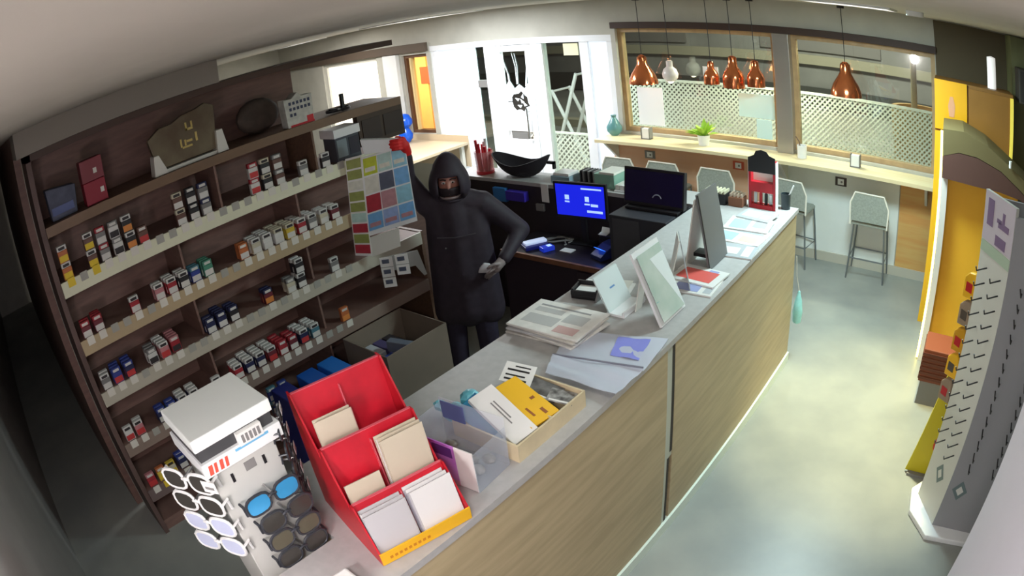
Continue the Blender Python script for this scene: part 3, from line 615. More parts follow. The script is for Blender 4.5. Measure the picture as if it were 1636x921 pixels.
def slope(xb, zb, xt, ztop, name='tier_panel'):
    o = part(name, MB().prism([(xb, zz(zb)), (xb+0.006, zz(zb)), (xt+0.006, zz(ztop)), (xt, zz(ztop))], RY0+0.0065, RY1-0.0065, 'y'), M_redi, t)
    part('edge_strip', MB().box(xt-0.001, xt+0.008, RY0+0.0065, RY1-0.0065, zz(ztop)+0.0005, zz(ztop)+0.004), M_rede, o)
slope(-0.36, 1.28, -0.455, 1.655); slope(-0.24, 1.25, -0.305, 1.53); slope(-0.13, 1.23, -0.18, 1.39)
part('pocket_floor', MB().box(-0.238, -0.166, RY0+0.0065, RY1-0.0065, zz(1.300), zz(1.306)), M_redi, t)
part('pocket_floor', MB().box(-0.380, -0.308, RY0+0.0065, RY1-0.0065, zz(1.380), zz(1.386)), M_redi, t)
part('front_lip', MB().box(RX1-0.006, RX1, RY0+0.0065, RY1-0.0065, 0, 0.03), M_red, t)
part('base', MB().box(RX0, RX1-0.006, RY0+0.0065, RY1-0.0065, 0, 0.008), M_red, t)
ym = (RY0+RY1)/2
for xa, za, xb, zb in ((-0.365, 1.33, -0.44, 1.63), (-0.243, 1.29, -0.293, 1.50), (-0.132, 1.26, -0.168, 1.37)):
    part('divider', MB().prism([(xa, zz(za)), (xa+0.016, zz(za)), (xb+0.010, zz(zb)), (xb, zz(zb))], ym-0.002, ym+0.002, 'y'), M_rede, t)
part('yellow_label_strip', MB().box(RX1+0.0005, RX1+0.005, RY0+0.0, RY1-0.0, 0.004, 0.052), M_yel, t)
for k in range(9): part('print_stroke', MB().box(RX1+0.0051, RX1+0.006, RY0+0.03+k*0.017, RY0+0.040+k*0.017, 0.02, 0.03), mat('amber_ink', (196, 120, 20), 0.6), t)
cardm = [mat('card_cream', (206, 194, 172), 0.8), mat('card_white', (224, 222, 220), 0.8), mat('card_grey', (188, 186, 188), 0.8), mat('card_rose', (222, 170, 160), 0.8), mat('card_lilac', (196, 190, 206), 0.8)]
def cards(n, y0, y1, xb, zb, tilt, h, mats, where, dx=0.006):
    for k in range(n):
        o = tag(part('greeting_card', MB().box(-0.001, 0.001, -(y1-y0)/2, (y1-y0)/2, 0, h-0.004*(k % 3)), mats[k % len(mats)], None), f'{["cream","pale","grey"][k%3]} card, {ORD[k]} from the front of the {where}', 'card', 'cards in the red rack')
        o.location = RKM @ Vector((xb-k*dx, (y0+y1)/2+random.uniform(-0.003, 0.003), zb)); o.rotation_euler = (0, -tilt-0.01*k*0.3, RKA)
cards(7, RY0+0.012, ym-0.008, -0.080, 1.224, 0.30, 0.155, [cardm[2], cardm[1], cardm[2]], 'front left bundle')
cards(7, ym+0.008, RY1-0.012, -0.080, 1.224, 0.30, 0.160, [cardm[1], cardm[2], cardm[4]], 'front right bundle')
cards(3, RY0+0.02, ym-0.02, -0.205, 1.307, 0.20, 0.12, [cardm[0], cardm[1]], 'thin middle left bundle')
cards(8, ym+0.006, RY1-0.010, -0.196, 1.31, 0.16, 0.21, [cardm[0], cardm[1], cardm[0]], 'middle right bundle', 0.0055)
cards(6, RY0+0.03, ym-0.006, -0.325, 1.39, 0.16, 0.20, [cardm[0], cardm[3], cardm[1]], 'top left bundle', 0.0055)

# ------------------------------------------------------------------ clear box with purple print
t = thing('purple_box', 'open clear plastic box with a purple printed front', 'box', (-0.205, -3.10, CZ), R(5))
M_film = film_mat('clear_plastic', (214, 222, 236), 0.80, 0.15)
part('purple_front', MB().box(-0.135, 0.055, -0.084, -0.080, 0.02, 0.165), mat('purple_print', (176, 96, 196), 0.4, rgb2=(206, 150, 214), scale=9), t)
part('white_front', MB().box(0.056, 0.130, -0.084, -0.080, 0.0, 0.165), M_paper, t)
part('pink_foot', MB().box(-0.10, 0.055, -0.0845, -0.0805, 0.0, 0.019), mat('pink_print', (222, 170, 190), 0.5), t)
for a in range(2):
    part('dark_caption', MB().box(-0.125+a*0.09, -0.045+a*0.09, -0.0855, -0.0845, 0.115, 0.155), mat('violet_dark', (92, 48, 120), 0.5), t)
part('side_wall', MB().box(0.131, 0.134, -0.084, 0.084, 0, 0.16), film_mat('clear_plastic', see=0.5), t)
part('side_wall', MB().box(-0.139, -0.136, -0.084, 0.084, 0, 0.18), film_mat('clear_plastic', see=0.5), t)
part('back_wall', MB().box(-0.139, 0.134, 0.084, 0.087, 0, 0.20), M_film, t)
part('blue_caption', MB().box(-0.13, -0.03, 0.080, 0.0835, 0.12, 0.19), mat('blue_caption', (92, 104, 150), 0.5), t)
part('floor_plate', MB().box(-0.139, 0.134, -0.084, 0.084, 0, 0.003), M_film, t)
rg = random.Random(11)
for k in range(9):
    tag(part('wrapped_sweet', MB().sphere((-0.205+rg.uniform(-.09, .09), -3.10+rg.uniform(-.045, .045), CZ+0.025+0.022*(k//5)), 0.022, 8, 6, (1.25, 1, .8)), mat('sweet_wrap%d' % (k % 2), [(120, 112, 100), (160, 156, 150)][k % 2], 0.3), None, smooth=True), 'grey wrapped sweet lying in the purple printed box', 'sweet', 'sweets in the purple box')

# ------------------------------------------------------------------ wooden tray with leaflets
TX0, TX1, TY0, TY1 = -0.36, -0.055, -2.98, -2.59
t = thing('wooden_tray', 'shallow pale wooden tray holding leaflets on the counter', 'tray', (0, 0, CZ))
M_ply = mat('pale_plywood', (212, 196, 160), 0.6, noise=0.06, scale=14)
part('tray_floor', MB().box(TX0, TX1, TY0, TY1, 0, 0.006), M_ply, t)
part('tray_side', MB().box(TX1-0.008, TX1, TY0, TY1, 0.006, 0.072), M_ply, t); part('tray_side', MB().box(TX0, TX0+0.008, TY0, TY1, 0.006, 0.072), M_ply, t)
part('tray_side', MB().box(TX0+0.008, TX1-0.008, TY0, TY0+0.008, 0.006, 0.072), M_ply, t); part('tray_side', MB().box(TX0+0.008, TX1-0.008, TY1-0.008, TY1, 0.006, 0.072), M_ply, t)
part('tray_divider', MB().box(TX0+0.008, TX1-0.008, -2.775, -2.769, 0.006, 0.06), M_ply, t)
def leaflet(name, label, cat, c, size, rot, m, marks=(), mm=None):
    o = thing(name, label, cat, c); o.rotation_euler = rot
    part('sheet', MB().box(-size[0]/2, size[0]/2, -size[1]/2, size[1]/2, 0, size[2]), m, o, min(0.002, size[2]/3))
    for (x0, x1, y0, y1) in marks:
        part('print', MB().box(x0, x1, y0, y1, size[2]+0.0002, size[2]+0.0010), mm or M_grey, o)
    return o
leaflet('boxed_card', 'white box with teal edge leaning in the wooden tray', 'box', (-0.20, -2.885, CZ+0.085), (0.24, 0.11, 0.02), (R(8), R(24), R(-6)), M_paper, [(-0.06, 0.05, -0.005, 0.0), (-0.06, 0.03, 0.008, 0.013)])
leaflet('blue_packet', 'teal blue packet standing behind the white box in the tray', 'packet', (-0.27, -2.905, CZ+0.055), (0.20, 0.10, 0.018), (R(24), R(20), R(-6)), mat('teal_packet', (58, 150, 184), 0.4, rgb2=(40, 110, 160), scale=8), [(-0.06, 0.06, 0.02, 0.03)], M_paper)
leaflet('yellow_folder', 'bright yellow folder with dark marks in the wooden tray', 'folder', (-0.19, -2.785, CZ+0.085), (0.22, 0.15, 0.012), (R(-4), R(20), R(-4)), mat('folder_yellow', (240, 186, 28), 0.45), [(-0.08, -0.05, -0.06, -0.045), (0.0, 0.012, 0.03, 0.05), (0.03, 0.075, -0.025, -0.015), (0.06, 0.09, 0.02, 0.035)], mat('ochre_ink', (150, 84, 30), 0.6))
leaflet('price_leaflet', 'white leaflet with black print at the inner corner of the tray', 'leaflet', (-0.31, -2.66, CZ+0.105), (0.12, 0.12, 0.002), (R(6), R(12), R(25)), M_paper, [(-0.045, 0.04, -0.045, -0.035), (-0.045, 0.03, -0.02, -0.012), (-0.045, 0.04, 0.01, 0.02), (-0.02, 0.04, 0.035, 0.042)], M_black)
leaflet('photo_leaflet', 'dark grey photo leaflet at the far end of the tray', 'leaflet', (-0.20, -2.665, CZ+0.075), (0.15, 0.10, 0.003), (R(0), R(14), R(12)), mat('photo_grey', (126, 124, 122), 0.5, rgb2=(72, 68, 66), scale=18), [(-0.06, 0.06, -0.045, -0.036)], M_paper)
leaflet('photo_leaflet', 'black and white photo leaflet by the outer side of the tray', 'leaflet', (-0.115, -2.655, CZ+0.062), (0.10, 0.09, 0.003), (R(-4), R(10), R(20)), mat('photo_bw', (170, 168, 164), 0.5, rgb2=(70, 66, 64), scale=30), [(-0.04, 0.04, -0.04, -0.030)], M_paper)
t = thing('crumpled_wrapper', 'crumpled aqua wrapper lying behind the wooden tray', 'wrapper', (-0.43, -2.86, CZ))
rg = random.Random(5); m_ = MB()
for k in range(7): m_.sphere((rg.uniform(-.05, .05), rg.uniform(-.07, .07), 0.035+rg.uniform(0, .03)), 0.035, 7, 5, (1, rg.uniform(.6, 1.3), rg.uniform(.5, .9)))
part('foil', m_, mat('aqua_foil', (110, 190, 206), 0.3, noise=0.2, scale=20), t)

# ------------------------------------------------------------------ plastic sleeves and newspapers
def wavy(x0, x1, y0, y1, z, amp, th, nx=12, ny=8, seed=1, rot=0.0, pts=None):
    rg = random.Random(seed); ph = [rg.uniform(0, 6) for _ in range(4)]
    m = MB(); vs = []; fs = []
    for s in (0, 1):
        for i in range(nx+1):
            for j in range(ny+1):
                a, b = i/nx, j/ny
                if pts:
                    A, B, C_, D = [Vector(q) for q in pts]
                    P_ = (A*(1-a)+B*a)*(1-b)+(D*(1-a)+C_*a)*b
                    x, y = P_.x, P_.y
                else: x, y = x0+(x1-x0)*a, y0+(y1-y0)*b
                h = amp*(0.5+0.25*math.sin(9*a+ph[0]+3*b)+0.25*math.sin(11*b+ph[1]-4*a))
                vs.append((x, y, z+h+s*th))
    n = (nx+1)*(ny+1)
    for i in range(nx):
        for j in range(ny):
            q = (i*(ny+1)+j, (i+1)*(ny+1)+j, (i+1)*(ny+1)+j+1, i*(ny+1)+j+1)
            fs.append(tuple(reversed(q))); fs.append(tuple(v+n for v in q))
    for i in range(nx):
        for j in (0, ny):
            a = i*(ny+1)+j; b = (i+1)*(ny+1)+j; fs.append((a, b, b+n, a+n) if j == 0 else (b, a, a+n, b+n))
    for j in range(ny):
        for i in (0, nx):
            a = i*(ny+1)+j; b = a+1; fs.append((b, a, a+n, b+n) if i == 0 else (a, b, b+n, a+n))
    return m.add(vs, fs)
M_sleeve = film_mat('plastic_sleeve', (220, 226, 240), 0.30, 0.12)
t = thing('plastic_sleeve', 'clear plastic sleeve with a violet blue print lying on the counter', 'plastic sleeve', (0, 0, CZ))
P4 = [onz(u, v, CZ) for u, v in ((912, 530), (1068, 546), (1028, 596), (886, 574))]
part('sleeve', wavy(0, 1, 0, 1, 0.004, 0.008, 0.003, pts=P4, seed=2), M_sleeve, t, smooth=True)
Pb = [onz(u, v, CZ) for u, v in ((988, 542), (1040, 548), (1020, 580), (975, 572))]
part('violet_print', wavy(0, 1, 0, 1, 0.0085, 0.008, 0.001, 6, 5, pts=Pb, seed=2), mat('violet_print', (140, 146, 226), 0.35), t, smooth=True)
t = thing('plastic_sleeve', 'empty crinkled clear plastic sleeve overhanging the counter edge', 'plastic sleeve', (0, 0, CZ))
P4 = [onz(u, v, CZ) for u, v in ((884, 576), (1028, 598), (984, 640), (872, 602))]
part('sleeve', wavy(0, 1, 0, 1, 0.016, 0.014, 0.003, 14, 9, pts=P4, seed=4), M_sleeve, t, smooth=True)
part('folded_edge', MB().tube([Vector((q.x, q.y, 0.030)) for q in (P4[0], P4[0]*0.5+P4[1]*0.5, P4[1])], 0.004, 6), mat('sleeve_edge', (120, 122, 136), 0.4), t, smooth=True)
M_news = [mat('newsprint%d' % i, c, 0.85, noise=0.05, scale=30) for i, c in enumerate([(206, 202, 192), (224, 222, 216), (190, 190, 190)])]
zc = CZ
for k in range(5):
    th = 0.010
    t = thing('newspaper', f'folded grey newspaper, {["bottom","second lowest","middle","second highest","top"][k]} one of the pile on the counter', 'newspaper', (-0.515+random.uniform(-.008, .008), -2.145, zc), R([3, -5, 4, -2, 2][k]), 'pile of newspapers')
    part('pages', MB().box(-0.19, 0.19, -0.135, 0.135, 0, th), M_news[k % 3], t, 0.003)
    part('fold', MB().tube([(-0.19, 0.135, th/2), (0.19, 0.135, th/2)], th/2, 6), M_news[k % 3], t)
    if k == 4:
        for (x0, x1, y0, y1, c) in ((-0.15, 0.12, 0.085, 0.098, 'ink_grey'), (-0.15, 0.0, 0.03, 0.07, 'ink_pale'), (0.03, 0.14, -0.02, 0.06, 'ink_pale'), (-0.15, 0.02, -0.08, 0.0, 'ink_pale'), (0.04, 0.15, -0.11, -0.05, 'ink_rose')):
            part('print', MB().box(x0, x1, y0, y1, th+0.0002, th+0.0008), mat(c, {'ink_grey': (150, 150, 150), 'ink_pale': (186, 186, 184), 'ink_rose': (206, 172, 168)}[c], 0.8), t)
    zc += th+0.0006
p = onz(940, 472, CZ)
t = thing('card_holder', 'small black frame with white cards at the inner counter edge', 'card holder', (p.x, p.y, CZ), R(12))
part('tray', MB().box(-0.07, 0.07, -0.055, 0.055, 0, 0.02), M_black, t, 0.004)
part('rim', MB().box(-0.07, 0.07, -0.055, -0.045, 0.02, 0.045).box(-0.07, 0.07, 0.045, 0.055, 0.02, 0.055).box(-0.07, -0.06, -0.045, 0.045, 0.02, 0.05).box(0.06, 0.07, -0.045, 0.045, 0.02, 0.05), M_black, t)
part('cards', MB().box(-0.055, 0.055, -0.04, 0.04, 0.02, 0.035), M_paper, t)
t = thing('paper_sheet', 'loose white sheets beside the black card holder', 'paper', (-0.52, -1.72, CZ), R(15))
part('sheet', MB().box(-0.14, 0.12, -0.09, 0.12, 0, 0.004), M_paper, t); part('sheet', MB().box(-0.10, 0.10, -0.05, 0.14, 0.0045, 0.007), M_offw, t)
# small white card display with its base
t = thing('card_display', 'small white upright card display with open base tray', 'display', (-0.36, -1.83, CZ))
part('base_tray', MB().box(-0.03, 0.068, -0.10, 0.10, 0, 0.012).box(0.058, 0.068, -0.10, 0.10, 0.012, 0.03), M_white, t, 0.002)
part('upright_card', MB().prism([(-0.02, 0.012), (-0.012, 0.012), (-0.092, 0.17), (-0.10, 0.17)], -0.10, 0.10, 'y'), mat('card_face', (206, 216, 214), 0.5), t)
part('back_strut', MB().prism([(-0.095, 0.155), (-0.10, 0.15), (-0.15, 0.0), (-0.14, 0.0)], -0.02, 0.02, 'y'), M_grey, t)
part('logo', MB().box(-0.004, 0.004, -0.02, 0.02, -0.0006, 0.0012, Matrix.Translation((-0.0555, 0, 0.098)) @ Matrix.Rotation(R(63), 4, 'Y')), mat('logo_blue', (96, 140, 190), 0.5), t)
t = thing('crumpled_receipt', 'crumpled white receipt behind the small card display', 'paper', (-0.30, -1.62, CZ))
part('paper', MB().sphere((0, 0, 0.028), 0.035, 8, 6, (1.2, 1, .7)), M_paper, t)
# white tilted poster frame
t = thing('poster_frame', 'white tilted counter frame with a pale green poster', 'sign', (-0.10, -1.815, CZ))
sl = [(0.0, 0.0), (-0.15, 0.325)]
def plank(x0, z0, x1, z1, th, y0, y1):
    d = Vector((x1-x0, z1-z0)).normalized(); n = Vector((d[1], -d[0]))*th
    return MB().prism([(x0, z0), (x0+n[0], z0+n[1]), (x1+n[0], z1+n[1]), (x1, z1)], y0, y1, 'y')
part('backing', plank(0, 0.002, -0.15, 0.325, 0.012, -0.12, 0.12), M_white, t)
part('poster', plank(0.009, 0.022, -0.126, 0.312, 0.002, -0.105, 0.105), mat('poster_green', (168, 190, 178), 0.4, rgb2=(206, 214, 206), scale=4), t).location = (0.004, 0, 0.002)
q1 = part('poster_triangle', MB().prism([(0.105, 0.02), (0.105, 0.30), (-0.02, 0.30)], 0.0, 0.002, 'x'), mat('poster_pale', (226, 234, 234), 0.4), t)
q1.rotation_euler = (0, R(-24.8), 0); q1.location = (0.0225, 0, 0.004)
q2 = part('poster_teal', MB().prism([(-0.10, 0.03), (0.05, 0.03), (0.02, 0.10), (-0.10, 0.12)], 0.0, 0.0015, 'x'), mat('poster_teal', (120, 176, 176), 0.4), t)
q2.rotation_euler = (0, R(-24.8), 0); q2.location = (0.0225, 0, 0.004)
part('strut', plank(-0.185, 0.0, -0.135, 0.29, 0.006, -0.03, 0.03), M_offw, t)
t = thing('tent_card', 'small grey tent card behind the white poster frame', 'sign', (-0.22, -1.50, CZ), R(30))
part('panel', plank(0.05, 0, 0.0, 0.27, 0.005, -0.07, 0.07), mat('tent_grey', (170, 176, 178), 0.5), t); part('panel', plank(-0.06, 0, -0.004, 0.27, 0.005, -0.07, 0.07), M_offw, t)
# dark A-frame sign seen edge-on
t = thing('counter_a_frame', 'tall grey A-frame sign with dark edge seen side-on', 'sign', (-0.235, -1.13, CZ))
part('panel', plank(0.07, 0, 0.0, 0.41, 0.012, -0.13, 0.13), mat('a_frame_grey', (104, 104, 104), 0.5), t)
part('edge', plank(0.082, 0, 0.012, 0.41, 0.004, -0.132, -0.126), M_black, t)
part('panel', plank(-0.07, 0, -0.012, 0.38, 0.008, -0.13, 0.13), M_offw, t)
part('foot_clip', MB().box(-0.05, 0.03, -0.06, 0.02, 0.04, 0.06), M_black, t)
part('base_card', MB().box(-0.08, 0.10, -0.20, -0.135, 0.0, 0.012), M_white, t)
# magazines
def mag(label, c, size, rz, m, marks, th=0.008, name='magazine', grp='magazines on the counter'):
    t = thing(name, label, 'magazine', c, R(rz), grp)
    part('pages', MB().box(-size[0]/2, size[0]/2, -size[1]/2, size[1]/2, 0, th*0.8), M_paper, t)
    part('cover', MB().box(-size[0]/2, size[0]/2, -size[1]/2, size[1]/2, th*0.8, th), m, t)
    for (x0, x1, y0, y1, mm) in marks: part('print', MB().box(x0*size[0], x1*size[0], y0*size[1], y1*size[1], th+0.0002, th+0.0009), mm, t)
M_ir = mat('mag_red', (216, 92, 84), 0.4); M_ib = mat('mag_blue', (150, 158, 200), 0.4); M_iw = mat('mag_white', (222, 220, 216), 0.4); M_ig = mat('mag_grey', (176, 180, 184), 0.4); M_it = mat('mag_teal', (170, 192, 200), 0.4)
mag('pale magazine with a blue panel below the red one', (-0.16, -1.46, CZ), (0.27, 0.20), 4, M_iw, [(-0.3, 0.2, -0.4, 0.0, M_ib), (0.3, 0.45, -0.4, 0.3, M_ig)])
mag('magazine with a red and pink cover near the A-frame sign', (-0.17, -1.36, CZ+0.009), (0.27, 0.20), -4, M_iw, [(-0.4, 0.35, -0.35, 0.3, M_ir), (0.1, 0.3, 0.3, 0.42, M_ib)])
mag('grey folded magazine on the counter beside the A-frame foot', (-0.13, -0.93, CZ), (0.25, 0.20), 6, M_ig, [(-0.35, 0.1, -0.3, 0.2, M_iw), (0.2, 0.4, -0.4, 0.4, M_iw)])
mag('open pale newspaper nearest in the spread by the counter end', (-0.19, -0.69, CZ), (0.34, 0.26), -3, M_iw, [(-0.4, -0.05, -0.4, 0.1, M_it), (0.05, 0.4, -0.35, 0.0, mat('mag_peach', (222, 194, 178), 0.4)), (-0.4, 0.4, 0.2, 0.3, M_ig)])
mag('pale newspaper with teal columns in the middle of the spread', (-0.20, -0.50, CZ+0.009), (0.30, 0.24), 5, M_iw, [(-0.4, 0.0, -0.4, 0.3, M_it), (0.1, 0.4, -0.2, 0.35, M_ig)])
mag('farthest pale newspaper of the spread by the red display', (-0.20, -0.33, CZ+0.018), (0.24, 0.20), -6, M_ig, [(-0.4, 0.1, -0.3, 0.3, M_iw), (0.15, 0.4, -0.3, 0.1, mat('mag_peach', (222, 194, 178), 0.4))])
# red display stand at the counter end
t = thing('red_display_stand', 'tall red plastic display stand with black header', 'display stand', (-0.24, -0.10, CZ))
for x in (-0.10, 0.085):
    part('post', MB().box(x, x+0.02, -0.03, 0.03, 0, 0.34), M_red, t, 0.003)
    part('white_edge', MB().box(x-0.003 if x < 0 else x+0.0205, x-0.0005 if x < 0 else x+0.023, -0.03, 0.03, 0.0, 0.34), M_white, t)
part('black_header', MB().prism([(-0.10, 0.26), (0.105, 0.26), (0.105, 0.37), (0.06, 0.385), (0.04, 0.41), (0.0, 0.42), (-0.04, 0.41), (-0.055, 0.38), (-0.10, 0.36)], -0.034, -0.0305, 'y'), M_black, t)
part('shelf', MB().box(-0.08, 0.085, -0.03, 0.03, 0.12, 0.19), M_red, t); part('shelf', MB().box(-0.08, 0.085, -0.03, 0.03, 0.0, 0.03), M_red, t)
part('back_sheet', MB().box(-0.08, 0.085, 0.02, 0.028, 0.19, 0.26), M_offw, t)
for k, x in enumerate((-0.055, -0.015, 0.025, 0.06)):
    tag(part('lighter', MB().cbox((-0.24+x, -0.10, CZ+0.068), (0.022, 0.014, 0.074)).cbox((-0.24+x, -0.10, CZ+0.11), (0.016, 0.012, 0.01)), [M_chrome, M_red, M_black, M_chrome][k], None, 0.002), f'small {["silver","red","black","grey"][k]} lighter in the red display stand', 'lighter', 'lighters in the red stand')
t = thing('pen_pot', 'dark pot with a white straw beside the red display', 'pot', (-0.085, -0.03, CZ))
part('pot', MB().lathe([(0.034, 0), (0.038, 0.11), (0.034, 0.11), (0.03, 0.01), (0.0, 0.01)], n=16, cap=False), mat('slate_pot', (46, 56, 60), 0.4), t, smooth=True)
part('straw', MB().tube([(0.015, 0, 0.012), (0.024, 0.01, 0.10), (0.055, 0.02, 0.17)], 0.006, 8), M_white, t, smooth=True)

# ------------------------------------------------------------------ things on the return ledge
def striped_box(label, c, size, m, ms, n=5, name='lighter_box'):
    t = thing(name, label, 'box', c)
    part('carton', MB().box(-size[0]/2, size[0]/2, -size[1]/2, size[1]/2, 0, size[2]), m, t, 0.003)
    for k in range(n):
        x = -size[0]/2+size[0]*(k+0.5)/n
        part('lighter_top', MB().box(x-0.006, x+0.006, -size[1]/2+0.01, size[1]/2-0.01, size[2]+0.0005, size[2]+0.022), ms, t)
striped_box('black box of cream topped lighters on the ledge', (-0.59, -0.12, CZ), (0.17, 0.12, 0.075), M_black, mat('lighter_cream', (212, 206, 176), 0.5), 6)
striped_box('brown box of small packs beside the red display', (-0.43, -0.12, CZ), (0.11, 0.10, 0.065), mat('kraft_brown', (142, 96, 72), 0.7), mat('kraft_top', (200, 180, 160), 0.6), 4)
# papers and boxes towards the left
p = onz(905, 290, CZ)
t = thing('tissue_box', 'pale blue grey box with white papers on the ledge', 'box', (-1.90, -0.13, CZ))
part('carton', MB().box(-0.09, 0.09, -0.08, 0.08, 0, 0.06), mat('pale_blue_box', (140, 164, 176), 0.6), t, 0.004); part('paper', MB().box(-0.07, 0.08, -0.07, 0.07, 0.061, 0.085), M_paper, t, 0.004)
t = thing('hanging_paper', 'white paper slip hanging over the ledge beside the monitor', 'paper', (-2.02, -0.263, CZ-0.10))
part('slip', MB().box(-0.035, 0.035, -0.004, 0, -0.05, 0.10), M_paper, t)
t = thing('pen_rack', 'black wire rack of small goods on the ledge behind the monitor', 'rack', (-1.68, -0.10, CZ))
part('base', MB().box(-0.07, 0.07, -0.06, 0.06, 0, 0.02), M_black, t)
for k in range(6): part('upright', MB().box(-0.065+k*0.024, -0.053+k*0.024, -0.055, 0.055, 0.02, 0.11), M_grey if k % 2 else M_black, t)
t = thing('green_file_box', 'pale green file box on the ledge behind the monitor', 'box', (-1.50, -0.10, CZ))
part('carton', MB().box(-0.09, 0.09, -0.09, 0.09, 0, 0.11), mat('sage_box', (130, 168, 150), 0.6), t, 0.004); part('lid', MB().box(-0.04, 0.095, -0.095, 0.095, 0.111, 0.13), M_offw, t, 0.003)
t = thing('leaflet_tray', 'low white leaflet tray on the ledge left of the black screen', 'tray', (-1.29, -0.12, CZ))
part('tray', MB().box(-0.10, 0.10, -0.11, 0.11, 0, 0.012), M_white, t)
for k in range(5): part('leaflet', MB().box(-0.095+k*0.04, -0.06+k*0.04, -0.10, 0.10, 0.0125, 0.05), M_paper if k % 2 else M_offw, t)
t = thing('shelf_lip', 'thin pale strip lying on the ledge before the black screen', 'strip', (-1.05, -0.235, CZ))
part('strip', MB().box(-0.20, 0.12, -0.02, 0.02, 0, 0.008), M_offw, t)
# black scooped basket
t = thing('black_basket', 'wide black scooped basket with raised ends on the ledge', 'basket', (-2.36, -0.115, CZ))
vs = []; fs = []; N = 32; L = 7
for s in (0, 1):
    for i in range(L):
        f = i/(L-1)
        for k in range(N):
            a = 2*math.pi*k/N; ca = math.cos(a)
            rim = 0.115+0.085*abs(ca)**1.6*(1.05 if ca > 0 else 0.9)
            rad = (0.10+0.90*f**0.55)*(1 if s == 0 else 0.95)
            vs.append((0.30*rad*ca, 0.135*rad*math.sin(a), (f**1.5)*rim+(0.010 if s else 0)*(1-f)))
for s in (0, 1):
    for i in range(L-1):
        for k in range(N):
            b = s*L*N+i*N; q = (b+k, b+(k+1) % N, b+N+(k+1) % N, b+N+k); fs.append(q if s == 0 else tuple(reversed(q)))
    fs.append(tuple((range(s*L*N, s*L*N+N))) if s else tuple(reversed(range(N))))
for k in range(N):
    a = (L-1)*N+k; b = (L-1)*N+(k+1) % N; fs.append((a, b, b+L*N, a+L*N))
part('shell', MB().add(vs, fs), M_blackm, t, smooth=True)
part('side_clip', MB().box(0.28, 0.35, -0.015, 0.015, 0.13, 0.15).box(0.335, 0.35, -0.015, 0.015, 0.09, 0.15), M_black, t)
# red and white candy canister
t = thing('candy_canister', 'clear canister of red and white candy sticks on the ledge', 'canister', (-2.76, -0.13, CZ))
part('tub', MB().lathe([(0.075, 0), (0.085, 0.20), (0.08, 0.20), (0.07, 0.008), (0, 0.008)], n=20, cap=False), film_mat('candy_tub', (230, 150, 150), 0.6, 0.15), t, smooth=True)
part('base_ring', MB().lathe([(0.08, 0), (0.08, 0.025), (0.074, 0.025)], n=20), M_red, t, smooth=True)
for k in range(9):
    a = k*2.4; r_ = 0.045 if k % 3 else 0.02
    tag(part('candy_stick', MB().tube([(-2.76+r_*math.cos(a), -0.13+r_*math.sin(a), CZ+0.01), (-2.76+1.35*r_*math.cos(a), -0.13+1.35*r_*math.sin(a), CZ+0.22+0.03*(k % 4))], 0.013, 8), M_red if k % 3 else M_white, None, smooth=True), f'{"red" if k%3 else "white"} candy stick standing in the clear canister', 'candy', 'candy sticks in the canister')
tag(part('blue_packet', MB().box(-2.56, -2.42, -0.285, -0.2505, 1.02, 1.14), mat('sky_packet', (58, 130, 200), 0.4), None, 0.004), 'light blue packet hung on the dark inner ledge', 'packet')
tag(part('violet_box', MB().box(-2.40, -2.20, -0.31, -0.2505, 1.05, 1.13), mat('violet_box', (64, 48, 170), 0.4), None, 0.004), 'deep blue violet box on the dark inner ledge', 'box')
tag(part('junction_box', MB().box(-2.12, -2.04, -0.275, -0.2505, 0.98, 1.04), M_grey, None, 0.003), 'small grey socket box on the dark inner ledge', 'socket')
# ------------------------------------------------------------------ desk behind the counter
t = thing('cashier_desk', 'dark low desk with brown front edge behind the counter', 'desk')
part('desk_top', MB().box(-2.15, -0.70, -0.70, -0.252, 0.77, 0.80), mat('desk_black', (40, 34, 38), 0.4), t)
part('front_edge', MB().box(-2.15, -0.70, -0.722, -0.70, 0.765, 0.803), mat('desk_brown', (128, 86, 62), 0.5, noise=0.1), t)
part('apron', MB().box(-2.15, -0.70, -0.69, -0.66, 0.10, 0.77), mat('desk_apron', (52, 40, 48), 0.6), t)
part('side_panel', MB().box(-2.15, -2.12, -0.66, -0.252, 0, 0.77), M_blackm, t)
part('drawer_front', MB().box(-1.45, -0.85, -0.705, -0.691, 0.42, 0.74), mat('drawer_dark', (58, 46, 52), 0.5), t, 0.004)
DZ = 0.8005
t = thing('computer_monitor', 'small monitor with a bright blue login screen on the desk', 'monitor', (-1.62, -0.33, DZ), R(6))
part('foot', MB().box(-0.10, 0.10, -0.07, 0.05, 0, 0.012), M_black, t, 0.004)
part('neck', MB().box(-0.02, 0.02, -0.01, 0.02, 0.012, 0.24), M_black, t)
part('case', MB().box(-0.225, 0.225, -0.03, -0.005, 0.205, 0.49), M_black, t, 0.005)
part('screen', MB().box(-0.205, 0.205, -0.0325, -0.0305, 0.225, 0.47), mat('screen_blue', (20, 30, 200), 0.4, emit=((28, 40, 236), 0.75)), t)
M_ui = mat('screen_ui', (150, 180, 255), 0.4, emit=((170, 200, 255), 1.0))
for x, z, w_, h in ((-0.11, 0.37, 0.036, 0.036), (-0.11, 0.335, 0.04, 0.012), (0.06, 0.365, 0.034, 0.04), (0.06, 0.325, 0.045, 0.012), (0.12, 0.32, 0.06, 0.02), (0.12, 0.27, 0.13, 0.018), (0.10, 0.445, 0.17, 0.012)):
    part('screen_icon', MB().box(x-w_/2, x+w_/2, -0.034, -0.0327, z-h/2, z+h/2), M_ui, t)
t = thing('black_cabinet', 'black cabinet standing on the desk under the large dark screen', 'cabinet', (-0.95, -0.47, DZ))
part('body', MB().box(-0.22, 0.22, -0.20, 0.19, 0, 0.40), mat('cabinet_charcoal', (48, 48, 54), 0.5), t, 0.006)
